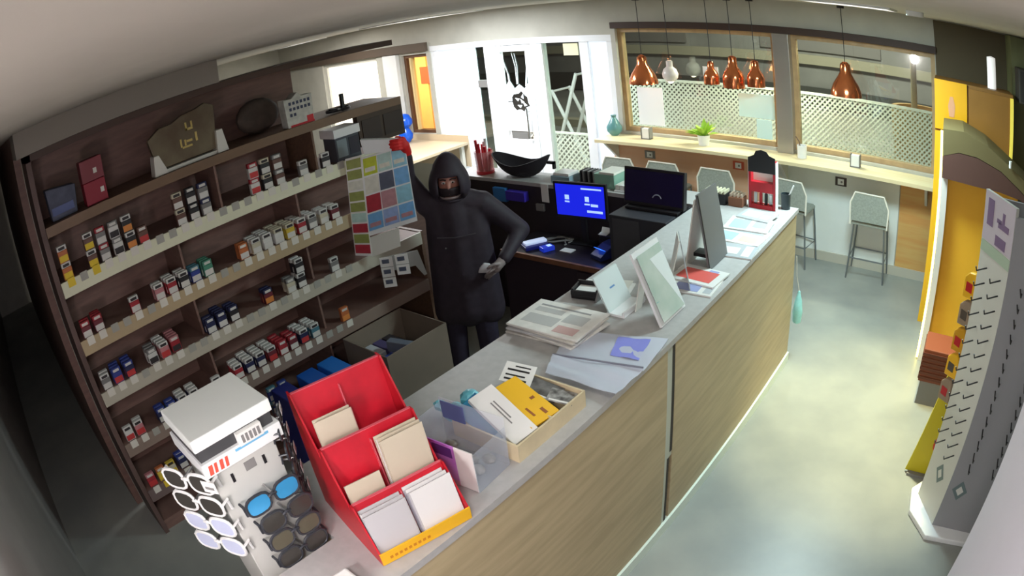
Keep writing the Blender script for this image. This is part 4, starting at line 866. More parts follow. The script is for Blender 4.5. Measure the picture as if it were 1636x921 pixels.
part('front_plate', MB().box(-0.19, 0.02, -0.206, -0.2005, 0.03, 0.38), mat('cabinet_grey', (66, 66, 70), 0.45), t)
kl = part('key_lock', MB().lathe([(0.012, 0), (0.012, 0.008)], n=12), M_chrome, t); kl.rotation_euler = (R(90), 0, 0); kl.location = (0.17, -0.2005, 0.16)
t = thing('dark_screen', 'large black monitor with a pale arc mark, switched off', 'monitor', (-0.93, -0.42, DZ+0.402))
part('foot', MB().box(-0.20, 0.21, -0.10, 0.09, 0, 0.02), M_black, t, 0.004)
part('case', MB().prism([(-0.05, 0.02), (0.0, 0.02), (0.03, 0.27), (-0.01, 0.28)], -0.235, 0.235, 'x'), M_black, t, 0.004)
part('screen', MB().prism([(-0.0525, 0.045), (-0.0505, 0.045), (-0.0155, 0.262), (-0.0175, 0.262)], -0.222, 0.222, 'x'), mat('screen_off', (26, 18, 58), 0.2), t)
arc = [(0.035*math.cos(a)+0.03, -0.052+0.0006*0, 0.075+0.035*math.sin(a)) for a in [R(20+14*k) for k in range(11)]]
part('logo_arc', MB().tube([(x, -0.053+(z-0.045)*0.16, z) for x, y, z in arc], 0.004, 6), mat('arc_grey', (176, 178, 196), 0.4), t, smooth=True)
t = thing('card_terminal', 'card terminal with a glowing blue light on the desk', 'terminal', (-1.33, -0.50, DZ), R(-20))
part('body', MB().prism([(-0.09, 0), (0.09, 0), (0.09, 0.03), (-0.02, 0.09), (-0.09, 0.10)], -0.06, 0.06, 'x'), mat('terminal_blue', (40, 52, 110), 0.4), t, 0.004)
part('glow_screen', MB().box(-0.045, 0.045, -0.001, 0.001, -0.03, 0.03, Matrix.Translation((0, 0.04, 0.067)) @ Matrix.Rotation(R(-62), 4, 'X')), mat('glow_blue', (60, 120, 255), 0.3, emit=((50, 120, 255), 1.6)), t)
t.rotation_euler[2] = R(160)
t = thing('receipt_printer', 'black receipt printer with a curl of paper on the desk', 'printer', (-1.36, -0.335, DZ))
part('body', MB().box(-0.09, 0.12, -0.06, 0.07, 0, 0.11), M_black, t, 0.008); part('paper', MB().prism([(-0.05, 0.11), (0.0, 0.115), (0.02, 0.15), (0.015, 0.152), (-0.004, 0.12), (-0.05, 0.114)], -0.10, -0.03, 'x'), M_paper, t)
tag(part('note_pad', MB().box(-1.70, -1.60, -0.56, -0.49, DZ, DZ+0.006), M_paper, None), 'small white pad on the black desk below the monitor', 'note pad')
t = thing('phone_dock', 'white handset on a blue lit dock at the desk end', 'phone', (-1.93, -0.56, DZ), R(-30))
part('dock', MB().box(-0.06, 0.06, -0.10, 0.09, 0, 0.03), mat('dock_navy', (30, 34, 120), 0.4), t, 0.005)
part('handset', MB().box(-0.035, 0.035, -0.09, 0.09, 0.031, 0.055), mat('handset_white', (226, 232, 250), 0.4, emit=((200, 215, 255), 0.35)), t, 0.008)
t = thing('blue_charger', 'small blue charger with pale label beside the white handset', 'charger', (-1.80, -0.58, DZ), R(-25))
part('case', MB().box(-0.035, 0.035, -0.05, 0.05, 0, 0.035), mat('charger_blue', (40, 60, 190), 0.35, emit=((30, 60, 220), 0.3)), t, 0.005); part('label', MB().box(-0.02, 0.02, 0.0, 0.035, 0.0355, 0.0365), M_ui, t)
t = thing('loose_cable', 'tangle of black cable lying on the desk', 'cable', (-1.82, -0.40, DZ))
part('cable', MB().tube([(0.09*math.cos(a)*(1+.3*math.sin(3*a)), 0.06*math.sin(a*1.3), 0.008+0.012*abs(math.sin(a*.7))) for a in [k*0.4 for k in range(34)]], 0.006, 6), M_grey, t, smooth=True)
# white boxes on the inner counter shelf
tag(part('white_carton', MB().box(-0.86, -0.70, -2.62, -2.48, 0.0, 0.66), mat('carton_dim', (170, 166, 168), 0.7), None, 0.004), 'white carton standing against the inner side of the counter', 'box')

# ------------------------------------------------------------------ carton of stock by the shelves
t = thing('stock_carton', 'open grey brown cardboard carton in front of the shelves', 'carton', (-2.14, -1.87, 0))
M_card = mat('grey_card', (126, 112, 98), 0.8, noise=0.05, scale=4)
CH = 0.64
part('carton_side', MB().box(0.232, 0.24, -0.27, 0.27, 0, CH), M_card, t); part('carton_side', MB().box(-0.24, -0.232, -0.27, 0.27, 0, CH), M_card, t)
part('carton_side', MB().box(-0.232, 0.232, 0.262, 0.27, 0, CH), M_card, t); part('carton_side', MB().box(-0.232, 0.232, -0.27, -0.262, 0, CH), M_card, t)
part('carton_base', MB().box(-0.232, 0.232, -0.262, 0.262, 0.001, 0.009), M_card, t)
part('inner_step', MB().box(-0.231, 0.231, -0.261, 0.10, 0.01, 0.45), M_card, t)
rg = random.Random(9)
sc_ = [('navy', (40, 46, 104)), ('grey', (110, 112, 122)), ('white', (196, 198, 206)), ('blue', (46, 76, 170)), ('violet', (84, 76, 120)), ('pale', (150, 156, 170)), ('black', (50, 46, 52)), ('slate', (78, 84, 100))]
for k, (nm, c) in enumerate(sc_):
    gx, gy = k % 2, k//2
    o = tag(part('stock_packet', MB().cbox((0, 0, 0.035), (0.17, 0.075, 0.07)), mat('stock_'+nm, c, 0.45), None, 0.004), f'{nm} packet lying inside the open grey carton', 'packet', 'packets in the carton')
    o.location = (-2.14-0.11+gx*0.22, -1.87-0.205+gy*0.088, 0.452); o.rotation_euler[2] = 0
o = tag(part('stock_packet', MB().cbox((0, 0, 0.04), (0.20, 0.06, 0.08)), mat('stock_film', (120, 126, 140), 0.2), None, 0.006), 'clear wrapped packet on top inside the grey carton', 'packet', 'packets in the carton'); o.location = (-2.05, -1.90, 0.523); o.rotation_euler[2] = R(15)
for k, (yy, c, nm) in enumerate(((-2.50, (30, 96, 190), 'bright blue'), (-2.32, (40, 120, 210), 'sky blue'), (-2.72, (44, 52, 130), 'navy'))):
    tag(part('floor_carton', MB().box(-2.40, -2.16, yy-0.07, yy+0.07, 0.0, 0.56), mat('floor_carton%d' % k, c, 0.5), None, 0.006), f'{nm} carton standing on the floor before the lowest shelf', 'carton', 'cartons on the floor by the shelves')

# ------------------------------------------------------------------ bar stools
M_mesh = mat('stool_mesh', (150, 156, 148), 0.7, noise=0.1, scale=60); M_tube = mat('stool_tube', (236, 232, 220), 0.4); M_leg = mat('stool_leg', (120, 126, 130), 0.4, 0.5)
def stool(x, label, rz=0.0, y=1.94):
    t = thing('bar_stool', label, 'bar stool', (x, y, 0), R(rz), 'bar stools under the window bar')
    sz = 0.60
    part('seat', MB().prism([(-0.20, -0.17), (0.20, -0.17), (0.19, 0.13), (0.15, 0.17), (-0.15, 0.17), (-0.19, 0.13)], sz-0.03, sz, 'z'), M_mesh, t, 0.008)
    bk = [(-0.20, sz+0.02), (0.20, sz+0.02), (0.205, sz+0.18), (0.15, sz+0.295), (-0.15, sz+0.30), (-0.20, sz+0.20)]
    part('backrest', MB().prism(bk, -0.195, -0.185, 'y'), M_mesh, t)
    lp = [(-0.205, -0.19, sz-0.02), (-0.21, -0.192, sz+0.20), (-0.16, -0.194, sz+0.305), (0.155, -0.194, sz+0.302), (0.212, -0.192, sz+0.18), (0.205, -0.19, sz-0.02)]
    part('back_frame', MB().tube(lp, 0.010, 8), M_tube, t, smooth=True)
    for sx in (-1, 1):
        for sy in (-1, 1):
            part('leg', MB().tube([(sx*0.17, sy*0.14, sz-0.03), (sx*0.215, sy*0.16, 0.0)], 0.010, 8), M_leg, t, smooth=True)
    part('foot_ring', MB().tube([(-0.20, -0.155, 0.22), (0.20, -0.155, 0.22), (0.20, 0.155, 0.22), (-0.20, 0.155, 0.22), (-0.20, -0.155, 0.22)], 0.008, 8), M_leg, t, smooth=True)
stool(-2.57, 'grey bar stool nearest the entrance, under the bar'); stool(-2.02, 'grey bar stool half hidden behind the large dark screen')
stool(-1.40, 'grey bar stool behind the box of lighters'); stool(-0.56, 'grey bar stool behind the red display and counter end', -8); stool(0.31, 'pale grey bar stool standing alone under the right window')

# ------------------------------------------------------------------ things on the bar and windows
BZ = 1.0905
t = thing('potted_plant', 'bright green leafy plant in a white pot on the bar', 'plant', (-1.62, 1.98, BZ))
part('pot', MB().lathe([(0.055, 0), (0.07, 0.11), (0.062, 0.11), (0.05, 0.02), (0, 0.02)], n=18, cap=False), M_white, t, smooth=True)
rg = random.Random(21)
part('soil', MB().lathe([(0.06, 0.09), (0.0, 0.092)], n=14, cap=False), mat('soil', (64, 48, 38), 0.9), t)
leafm = mat('lime_leaf', (150, 196, 52), 0.5, rgb2=(186, 216, 84), scale=10)
for k in range(22):
    a = rg.uniform(0, 6.28); e = rg.uniform(0.0, 1.1); L = rg.uniform(0.10, 0.20)
    d = Vector((math.cos(a)*math.cos(e)*1.1-0.25, math.sin(a)*math.cos(e)*0.55-0.1, math.sin(e)*0.8+0.15)).normalized()
    b0 = Vector((math.cos(a)*0.02, math.sin(a)*0.02, 0.10)); tip = b0+d*L; mid = b0+d*L*0.5+Vector((0, 0, 0.02)); sd = d.cross(Vector((0, 0, 1)))
    sd = sd.normalized()*0.035 if sd.length > 0.01 else Vector((0.035, 0, 0))
    nrm = sd.cross(d).normalized()*0.0015
    vs = [b0, mid+sd, tip, mid-sd]; vs = [v+nrm for v in vs]+[v-nrm for v in vs]
    part('leaf', MB().add(vs, [(0, 1, 2, 3), (7, 6, 5, 4), (0, 4, 5, 1), (1, 5, 6, 2), (2, 6, 7, 3), (3, 7, 4, 0)]), leafm, t)
def napkin(x, lab):
    t = thing('napkin_holder', lab, 'napkin holder', (x, 1.99, BZ), 0, 'napkin holders on the bar')
    part('frame', MB().box(-0.055, -0.048, -0.04, 0.04, 0, 0.13).box(0.048, 0.055, -0.04, 0.04, 0, 0.13).box(-0.055, 0.055, -0.04, 0.04, -0.0, 0.008), M_grey, t)
    part('napkins', MB().box(-0.045, 0.045, -0.035, 0.035, 0.009, 0.12), M_paper, t, 0.004)
napkin(-2.32, 'white napkin holder on the bar near the entrance'); napkin(0.10, 'white napkin holder on the bar below the right window')
t = thing('white_mug', 'white pot with a thin twig by the window post', 'pot', (-0.50, 2.00, BZ))
part('mug', MB().lathe([(0.05, 0), (0.055, 0.13), (0.048, 0.13), (0.044, 0.02), (0, 0.02)], n=16, cap=False), M_white, t, smooth=True)
part('twig', MB().tube([(0, 0, 0.02), (-0.03, 0, 0.16), (-0.07, 0.01, 0.21)], 0.006, 6), M_brown, t, smooth=True)
t = thing('teal_vase', 'round teal vase at the entrance end of the bar', 'vase', (-2.76, 2.03, BZ))
part('body', MB().lathe([(0.04, 0), (0.085, 0.05), (0.09, 0.10), (0.05, 0.17), (0.025, 0.21), (0.035, 0.24)], n=20), mat('teal_glaze', (92, 142, 146), 0.25), t, smooth=True)
def sheet(lab, x0, x1, z0, z1, m):
    tag(part('window_poster', MB().box(x0, x1, YW+0.078, YW+0.081, z0, z1), m, None), lab, 'poster', 'posters on the bar windows')
sheet('white poster at the left edge of the left bar window', -2.53, -2.20, 1.20, 1.64, mat('poster_white', (238, 244, 250), 0.5))
sheet('pale cyan poster high at the right edge of the left bar window', -1.28, -0.86, 1.40, 1.66, mat('poster_cyan', (206, 238, 238), 0.5))
sheet('pale cyan poster low at the right edge of the left bar window', -1.08, -0.90, 1.18, 1.39, mat('poster_cyan', (206, 238, 238), 0.5))
sheet('small white card on the left bar window between the lamps', -1.68, -1.50, 1.74, 1.92, mat('poster_white', (238, 244, 250), 0.5))
# pendant lamps
M_cop = mat('copper_shade', (222, 130, 84), 0.16, 0.85); M_opal = mat('opal_shade', (236, 224, 220), 0.3); M_bulb = mat('glowing_bulb', (255, 240, 220), 0.4, emit=((255, 236, 205), 14.0))
def pendant(x, zb, kind, lab, s=1.0, y=1.93):
    t = thing('pendant_lamp', lab, 'pendant lamp', (x, y, zb), 0, 'pendant lamps over the bar')
    pr_ = {'bell': [(0.125, 0), (0.12, 0.04), (0.10, 0.10), (0.065, 0.16), (0.045, 0.20), (0.04, 0.27), (0.02, 0.29)], 'bottle': [(0.09, 0), (0.09, 0.10), (0.075, 0.15), (0.04, 0.20), (0.035, 0.29), (0.02, 0.30)], 'globe': [(0.04, 0.02), (0.07, 0.06), (0.075, 0.10), (0.06, 0.15), (0.03, 0.18), (0.03, 0.24), (0.018, 0.25)]}[kind]
    pr_ = [(r*s*1.18, z*s) for r, z in pr_]; inner = [(max(r-0.005, 0.004), z+0.002) for r, z in reversed(pr_[:-1])]
    m = M_cop if kind != 'globe' else M_opal
    part('shade', MB().lathe(pr_+inner, n=22, cap=False), m, t, smooth=True)
    top = pr_[-1][1]
    part('cord', MB().tube([(0, 0, top-0.01), (0, 0, 2.698-zb)], 0.004, 6), M_black, t)
    part('bulb', MB().sphere((0, 0, 0.035*s), 0.038*s, 12, 8), M_bulb, t, smooth=True)
    part('ceiling_rose', MB().lathe([(0.04, 2.672-zb), (0.04, 2.699-zb)], n=14), M_black, t)
pendant(-2.27, 1.73, 'bell', 'wide copper bell pendant lamp nearest the entrance', 1.1)
pendant(-1.94, 1.75, 'globe', 'small opal pendant lamp second from the entrance', 1.0)
pendant(-1.46, 1.77, 'bottle', 'small copper pendant lamp beside the white window card', 0.8)
pendant(-1.21, 1.75, 'bottle', 'copper bottle shaped pendant lamp above the cyan posters', 1.1)
pendant(-0.96, 1.78, 'bottle', 'copper pendant lamp beside the grey window post', 0.9)
pendant(0.02, 1.80, 'bell', 'copper bell pendant lamp alone in the right window', 1.15)
# outside folding trestle and far blue vase
t = thing('folding_trestle', 'white folding trestle with crossed legs outside the entrance', 'trestle', (-5.15, 4.4, 0))
for a, b in (((-0.3, 0, -0.02), (0.28, 0, 1.5)), ((0.3, 0.05, -0.02), (-0.28, 0.05, 1.2))): part('leg', MB().tube([a, b], 0.03, 8), M_white, t)
for a, b in (((-0.3, 0.5, -0.02), (0.28, 0.5, 1.5)), ((0.3, 0.55, -0.02), (-0.28, 0.55, 1.2))): part('leg', MB().tube([a, b], 0.03, 8), M_white, t)
part('cross_rail', MB().tube([(0.28, 0, 1.48), (0.28, 0.5, 1.48)], 0.02, 8), M_white, t); part('cross_rail', MB().tube([(-0.27, 0.05, 1.18), (-0.27, 0.55, 1.18)], 0.02, 8), M_white, t)
tag(part('traffic_cone', MB().lathe([(0.17, -0.02), (0.17, 0.01), (0.14, 0.02), (0.04, 0.80), (0.02, 0.82)], (-4.25, 3.9, 0), 16).box(-4.43, -4.07, 3.72, 4.08, -0.02, 0.0), mat('cone_orange', (226, 96, 60), 0.5), None, smooth=True), 'orange cone outside behind the entrance glass', 'cone')
t = thing('blue_vase', 'bright blue two-bulbed vase standing left of the entrance', 'vase', (-6.22, 1.92, 0.862))
part('lower_bulb', MB().lathe([(0.05, 0), (0.10, 0.06), (0.11, 0.12), (0.07, 0.20), (0.06, 0.22)], n=18), mat('cobalt_glaze', (24, 92, 214), 0.25), t, smooth=True)
part('upper_bulb', MB().lathe([(0.06, 0.221), (0.12, 0.28), (0.125, 0.34), (0.08, 0.42), (0.03, 0.44)], n=18), mat('cobalt_glaze', (24, 92, 214), 0.25), t, smooth=True)
t = thing('side_table', 'low beige table below the left windows', 'table', (-6.0, 1.55, 0))
part('table_top', MB().box(-0.85, 0.85, -0.55, 0.55, 0.82, 0.86), mat('beige_table', (206, 186, 156), 0.5), t, 0.004)
for sx in (-0.78, 0.78):
    for sy in (-0.48, 0.48): part('leg', MB().box(sx-0.025, sx+0.025, sy-0.025, sy+0.025, 0, 0.82), M_offw, t)
part('back_board', MB().box(-0.85, 0.85, 0.551, 0.57, 0.5, 0.95), mat('beige_table', (206, 186, 156), 0.5), t)

# ------------------------------------------------------------------ right side: vending cabinet, kiosk, hook rack
t = thing('yellow_cabinet', 'tall cabinet with yellow column and brown door at the far right', 'cabinet', (1.01, 1.20, 0))
part('body', MB().box(0.0, 0.80, 0.0, 0.38, 0, 2.18), mat('cabinet_brown', (140, 98, 44), 0.5), t, 0.004)
part('yellow_column', MB().box(0.0, 0.32, -0.02, -0.001, 0, 1.74), M_yel, t)
part('yellow_column', MB().box(0.0, 0.32, -0.024, -0.001, 1.76, 2.18), mat('yellow_upper', (240, 174, 26), 0.4), t)
part('light_window', MB().box(0.06, 0.26, -0.0245, -0.021, 1.45, 1.66), mat('pale_lit_glass', (190, 206, 170), 0.3), t)
part('emblem', MB().prism([(0.14, 1.88), (0.19, 1.88), (0.20, 1.97), (0.18, 2.05), (0.15, 2.05), (0.13, 1.97)], -0.027, -0.0245, 'y'), mat('emblem_pink', (222, 160, 120), 0.5), t)
part('brown_door', MB().box(0.335, 0.76, -0.018, -0.001, 0.1, 2.15), mat('door_brown', (150, 104, 44), 0.4, noise=0.1, scale=3), t)
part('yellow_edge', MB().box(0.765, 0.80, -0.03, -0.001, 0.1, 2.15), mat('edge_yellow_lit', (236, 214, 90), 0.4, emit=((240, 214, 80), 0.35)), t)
tag(part('cylinder_lamp', MB().lathe([(0.045, 0), (0.045, 0.27), (0.01, 0.28)], (1.60, 1.36, 2.182), 16), mat('lamp_white', (246, 246, 246), 0.4, emit=((255, 255, 250), 0.5)), None, smooth=True), 'white cylinder lamp standing on the tall yellow cabinet', 'lamp')
t = thing('wall_speaker', 'dark grey box speaker high on the far right wall', 'speaker', (2.02, 1.25, 2.12))
part('case', MB().box(-0.14, 0.18, 0, 0.34, 0, 0.30), mat('speaker_case', (72, 66, 60), 0.6), t, 0.008)
part('grille', MB().box(-0.12, 0.16, -0.006, -0.001, 0.02, 0.28), mat('speaker_grille', (58, 54, 50), 0.8), t)
# kiosk with arched brown canopy
t = thing('snack_kiosk', 'yellow lined kiosk with an arched brown canopy and bright edge', 'kiosk', (1.10, 0.48, 0))
part('side_panel', MB().box(0.0, 0.055, 0.001, 0.50, 0, 1.685), mat('kiosk_white', (226, 222, 214), 0.4), t)
part('side_panel', MB().box(0.925, 0.96, 0.001, 0.50, 0, 1.40), mat('kiosk_white', (226, 222, 214), 0.4), t)
part('bright_edge', MB().box(-0.022, -0.001, 0.01, 0.03, 0.02, 1.86), mat('led_yellow', (255, 240, 140), 0.4, emit=((255, 232, 110), 6.0)), t)
part('back_panel', MB().box(0.055, 0.72, 0.10, 0.13, 0, 1.52).box(0.72, 0.925, 0.10, 0.13, 0, 1.38), mat('kiosk_yellow', (255, 190, 50), 0.5), t)
arch_ = [(0.0, 1.70), (0.0, 1.88)]+[(0.96*k/10, 1.88+0.05*math.sin(math.pi*k/10)-0.10*(k/10)**2) for k in range(1, 11)]+[(0.96, 1.62)]+[(0.96*(1-k/10), 1.62+0.08*(k/10)+0.06*math.sin(math.pi*k/10)) for k in range(1, 10)]
part('canopy_front', MB().prism([(0.0, 1.53), (0.0, 1.69), (0.14, 1.735), (0.30, 1.73), (0.52, 1.67), (0.72, 1.56), (0.96, 1.40), (0.96, 1.34), (0.72, 1.50), (0.52, 1.52), (0.30, 1.52)], -0.08, 0.0, 'y'), mat('canopy_brown', (92, 62, 54), 0.6), t)
part('canopy_top', MB().prism([(0.0, 1.692), (0.0, 1.89), (0.18, 1.90), (0.40, 1.83), (0.74, 1.65), (0.96, 1.53), (0.96, 1.405), (0.72, 1.565), (0.52, 1.675), (0.30, 1.735), (0.14, 1.74)], -0.08, 0.48, 'y'), mat('canopy_olive', (112, 100, 64), 0.6), t)
part('canopy_lamp', MB().lathe([(0.012, 0), (0.014, 0.05)], (0.60, -0.10, 1.72), 10), M_white, t)
for k in range(3): part('wire_basket', MB().tube([(0.45, 0.02, 1.18+k*0.05), (0.60, -0.03, 1.20+k*0.05), (0.72, 0.03, 1.18+k*0.05)], 0.006, 6), mat('basket_wire', (130, 104, 40), 0.5), t)
# striped crate on the floor
t = thing('striped_crate', 'rust brown ribbed crate on the floor before the kiosk', 'crate', (1.27, -0.02, 0.0))
part('plinth', MB().box(-0.10, 0.14, -0.12, 0.12, 0, 0.20), M_grey, t)
part('body', MB().box(-0.12, 0.16, -0.14, 0.14, 0.20, 0.46), mat('rust_brown', (120, 60, 36), 0.6), t, 0.006)
for k in range(6): part('rib', MB().box(-0.126, 0.166, -0.147, -0.1405, 0.225+k*0.038, 0.243+k*0.038).box(-0.127, -0.1205, -0.14, 0.14, 0.225+k*0.038, 0.243+k*0.038), mat('rust_dark', (86, 42, 28), 0.6), t)
# yellow sign panel leaning by the rack
t = thing('yellow_sign_board', 'olive yellow board with a red ring leaning on the hook rack', 'sign', (1.36, -0.93, 0.0))
part('board', MB().prism([(-0.12, 0.02), (0.14, 0.02), (0.17, 0.98), (-0.005, 0.80)], -0.01, 0.01, 'y'), mat('olive_yellow', (198, 182, 26), 0.5), t, 0.003)
ring = [(0.085+0.05*math.cos(a), -0.014, 0.26+0.06*math.sin(a)) for a in [k*2*math.pi/20 for k in range(21)]]
part('red_ring', MB().tube(ring, 0.010, 6), mat('ring_red', (204, 62, 34), 0.5), t, smooth=True)
part('foot', MB().box(-0.10, 0.13, -0.04, 0.04, 0, 0.019), M_grey, t)
# hook rack: two visible faces
cA, cB, cC = Vector((1.385, -1.16, 0)), Vector((1.545, -1.40, 0)), Vector((1.95, -1.40, 0))
t = thing('hook_rack', 'white floor display rack with two faces of black hooks', 'display rack', (0, 0, 0))
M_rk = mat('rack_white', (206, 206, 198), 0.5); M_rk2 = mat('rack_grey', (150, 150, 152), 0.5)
def wall2(a, b, th, z0, z1, m, name):
    d = (b-a).normalized(); n = Vector((-d.y, d.x, 0))*th
    return part(name, MB().add([a+Vector((0, 0, z0)), b+Vector((0, 0, z0)), b+n+Vector((0, 0, z0)), a+n+Vector((0, 0, z0)), a+Vector((0, 0, z1)), b+Vector((0, 0, z1)), b+n+Vector((0, 0, z1)), a+n+Vector((0, 0, z1))],
        [(3, 2, 1, 0), (4, 5, 6, 7), (0, 1, 5, 4), (1, 2, 6, 5), (2, 3, 7, 6), (3, 0, 4, 7)]), m, t)
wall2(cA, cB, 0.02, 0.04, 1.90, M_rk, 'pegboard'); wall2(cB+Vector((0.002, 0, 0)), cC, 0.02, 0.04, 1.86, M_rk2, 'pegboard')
part('base', MB().prism([(1.33, -1.12), (1.36, -1.32), (1.52, -1.50), (1.98, -1.48), (1.98, -1.05), (1.40, -1.02)], 0, 0.039, 'z'), M_white, t, 0.006)
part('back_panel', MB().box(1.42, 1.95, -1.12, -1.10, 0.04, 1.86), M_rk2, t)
for (a, b, cols) in ((cA, cB, 2), (cB, cC, 2)):
    d = (b-a).normalized(); n = Vector((d.y, -d.x, 0))
    for c in range(cols):
        f = (c+0.62)/cols if cols == 2 and a is cA else (0.22+0.42*c)
        for k in range(14):
            p0 = a+(b-a)*f+n*0.001+Vector((0, 0, 0.52+k*0.078)); p1 = p0+n*0.075+Vector((0, 0, -0.008)); p2 = p1+n*0.008+Vector((0, 0, 0.022))
            part('hook', MB().tube([p0, p1, p2], 0.0042, 5), M_black, t)
d = (cB-cA).normalized(); n = Vector((d.y, -d.x, 0))
def facecard(a, b, f0, f1, z0, z1, off, m, name):
    dd = (b-a); nn = Vector((dd.normalized().y, -dd.normalized().x, 0))
    q = [a+dd*f0+nn*off+Vector((0, 0, z0)), a+dd*f1+nn*off+Vector((0, 0, z0)), a+dd*f1+nn*off+Vector((0, 0, z1)), a+dd*f0+nn*off+Vector((0, 0, z1))]
    return part(name, MB().quad(*q, 0.0015), m, t)
facecard(cA, cB, 0.0, 1.0, 1.66, 1.90, 0.001, mat('header_lilac', (196, 186, 196), 0.5), 'header_card')
facecard(cA, cB, 0.0, 1.0, 1.60, 1.655, 0.001, mat('header_green', (170, 188, 166), 0.5), 'green_band')
for f0, f1, z0, z1 in ((0.12, 0.32, 1.74, 1.87), (0.45, 0.60, 1.78, 1.80), (0.50, 0.85, 1.76, 1.79), (0.62, 0.70, 1.79, 1.84), (0.45, 0.8, 1.67, 1.72)):
    facecard(cA, cB, f0, f1, z0, z1, 0.003, mat('header_purple', (120, 96, 130), 0.5), 'print')
for (a, b, f) in ((cA, cB, 0.55), (cB, cC, 0.22)):
    c0 = a+(b-a)*f; L = 0.055; dd = (b-a).normalized(); nn = Vector((dd.y, -dd.x, 0))*0.001
    z = 0.33
    q = [c0-dd*L+nn+Vector((0, 0, z)), c0+nn+Vector((0, 0, z-0.07)), c0+dd*L+nn+Vector((0, 0, z)), c0+nn+Vector((0, 0, z+0.07))]
    part('diamond_mark', MB().quad(*q, 0.0012), mat('mark_teal', (104, 120, 120), 0.5), t)
    q = [c0-dd*L*.5+nn*2.6+Vector((0, 0, z)), c0+nn*2.6+Vector((0, 0, z-0.035)), c0+dd*L*.5+nn*2.6+Vector((0, 0, z)), c0+nn*2.6+Vector((0, 0, z+0.035))]
    part('diamond_core', MB().quad(*q, 0.001), M_rk, t)
# yellow snack bags hung at the rack's left edge
for k in range(5):
    o = thing('snack_bag', f'yellow snack bag hung on the left edge of the hook rack, {ORD[k]} from top', 'snack bag', (1.372-k*0.004, -1.10, 1.30-k*0.155), R(-40), 'snack bags on the hook rack')
    part('bag', MB().prism([(-0.05, 0), (0.05, 0.01), (0.045, 0.12), (0.03, 0.15), (-0.02, 0.14), (-0.05, 0.11)], -0.02, 0.02, 'y'), [M_yel, mat('bag_gold', (206, 150, 24), 0.4), mat('bag_mix', (150, 130, 110), 0.5)][(0, 2, 1, 0, 2)[k]], o, 0.006)
    part('bag_print', MB().box(-0.03, 0.02, -0.0225, -0.0205, 0.04, 0.09), [M_red, mat('bag_print_b', (80, 70, 64), 0.5)][k % 2], o)
# cyan bag at the counter end
t = thing('cyan_bag', 'pale cyan plastic bag hanging at the counter end', 'bag', (0.03, 0.06, 0.30))
part('bag', MB().lathe([(0.005, 0), (0.035, 0.02), (0.042, 0.10), (0.03, 0.19), (0.012, 0.25), (0.010, 0.27)], n=12), mat('cyan_bag', (150, 214, 216), 0.4, noise=0.1, scale=20), t, smooth=True)
part('tie', MB().tube([(0, 0, 0.27), (-0.025, -0.015, 0.40), (-0.032, -0.025, 0.55)], 0.003, 5), M_offw, t)
# ------------------------------------------------------------------ scratch card display being pulled from the shelf end (local x to the right, -y to the viewer)
PX, PY = -1.99, -1.30
PRZ = R(YAW)
t = thing('scratchcard_display', 'hanging scratch card display with rows of colourful tickets', 'display', (PX+0.010, PY-0.011, 0), PRZ)
def bil(c, a, b):
    A, B, C_, D = [Vector((q[0], 0, q[1])) for q in c]
    return (A*(1-a)+B*a)*(1-b)+(D*(1-a)+C_*a)*b
def tile(c, a0, a1, b0, b1, y, th, m, name, parent):
    q = [bil(c, a0, b0), bil(c, a1, b0), bil(c, a1, b1), bil(c, a0, b1)]
    poly = [(p.x, p.z) for p in q]
    return part(name, MB().prism(poly, y-th, y, 'y'), m, parent)
MAIN = [(-0.53, 1.81), (-0.235, 1.845), (-0.23, 1.33), (-0.575, 1.27)]
mb_ = tile(MAIN, 0, 1, 0, 1, -0.115, 0.008, M_white, 'main_board', t)
tk = {'lime': (196, 206, 40), 'mint': (186, 214, 206), 'aqua': (150, 204, 222), 'sky': (120, 178, 226), 'crimson': (176, 46, 60), 'slate': (84, 90, 108), 'rose': (190, 140, 146), 'periw': (156, 178, 222), 'ivory': (222, 220, 206), 'moss': (150, 156, 84)}
TK = {k: mat('ticket_'+k, v, 0.4, noise=0.08, scale=30) for k, v in tk.items()}
rows = [['lime', 'mint', 'aqua'], ['ivory', 'slate', 'sky'], ['crimson', 'rose', 'aqua'], ['sky', 'periw', 'sky']]
for j, rw in enumerate(rows):
    for i, c in enumerate(rw):
        tl = tile(MAIN, 0.03+i*0.325, 0.03+i*0.325+0.305, 0.02+j*0.235, 0.02+j*0.235+0.215, -0.1235, 0.002, TK[c], 'ticket', mb_)
        if j in (0, 3): tile(MAIN, 0.06+i*0.325, 0.05+i*0.325+0.24, 0.14+j*0.235, 0.155+j*0.235+0.04, -0.1258, 0.001, TK['rose' if j == 3 else 'ivory'], 'ticket_print', mb_)
SIDE = [(-0.64, 1.82), (-0.53, 1.83), (-0.575, 1.13), (-0.69, 1.15)]
sb = tile(SIDE, 0, 1, 0, 1, -0.118, 0.008, M_paper, 'side_strip', t)
for j, c in enumerate(['moss', 'moss', 'ivory', 'moss', 'moss', 'mint', 'crimson', 'moss', 'crimson']):
    tile(SIDE, 0.05, 0.95, 0.02+j*0.108, 0.02+j*0.108+0.09, -0.1265, 0.002, TK[c], 'ticket', sb)
tile([(-0.515, 1.935), (-0.27, 1.90), (-0.265, 1.83), (-0.50, 1.835)], 0, 1, 0, 1, -0.105, 0.05, M_white, 'header_box', t)
BOT = [(-0.565, 1.26), (-0.36, 1.30), (-0.37, 1.17), (-0.58, 1.12)]
tile(BOT, 0, 1, 0, 1, -0.117, 0.006, M_offw, 'lower_pocket', t)
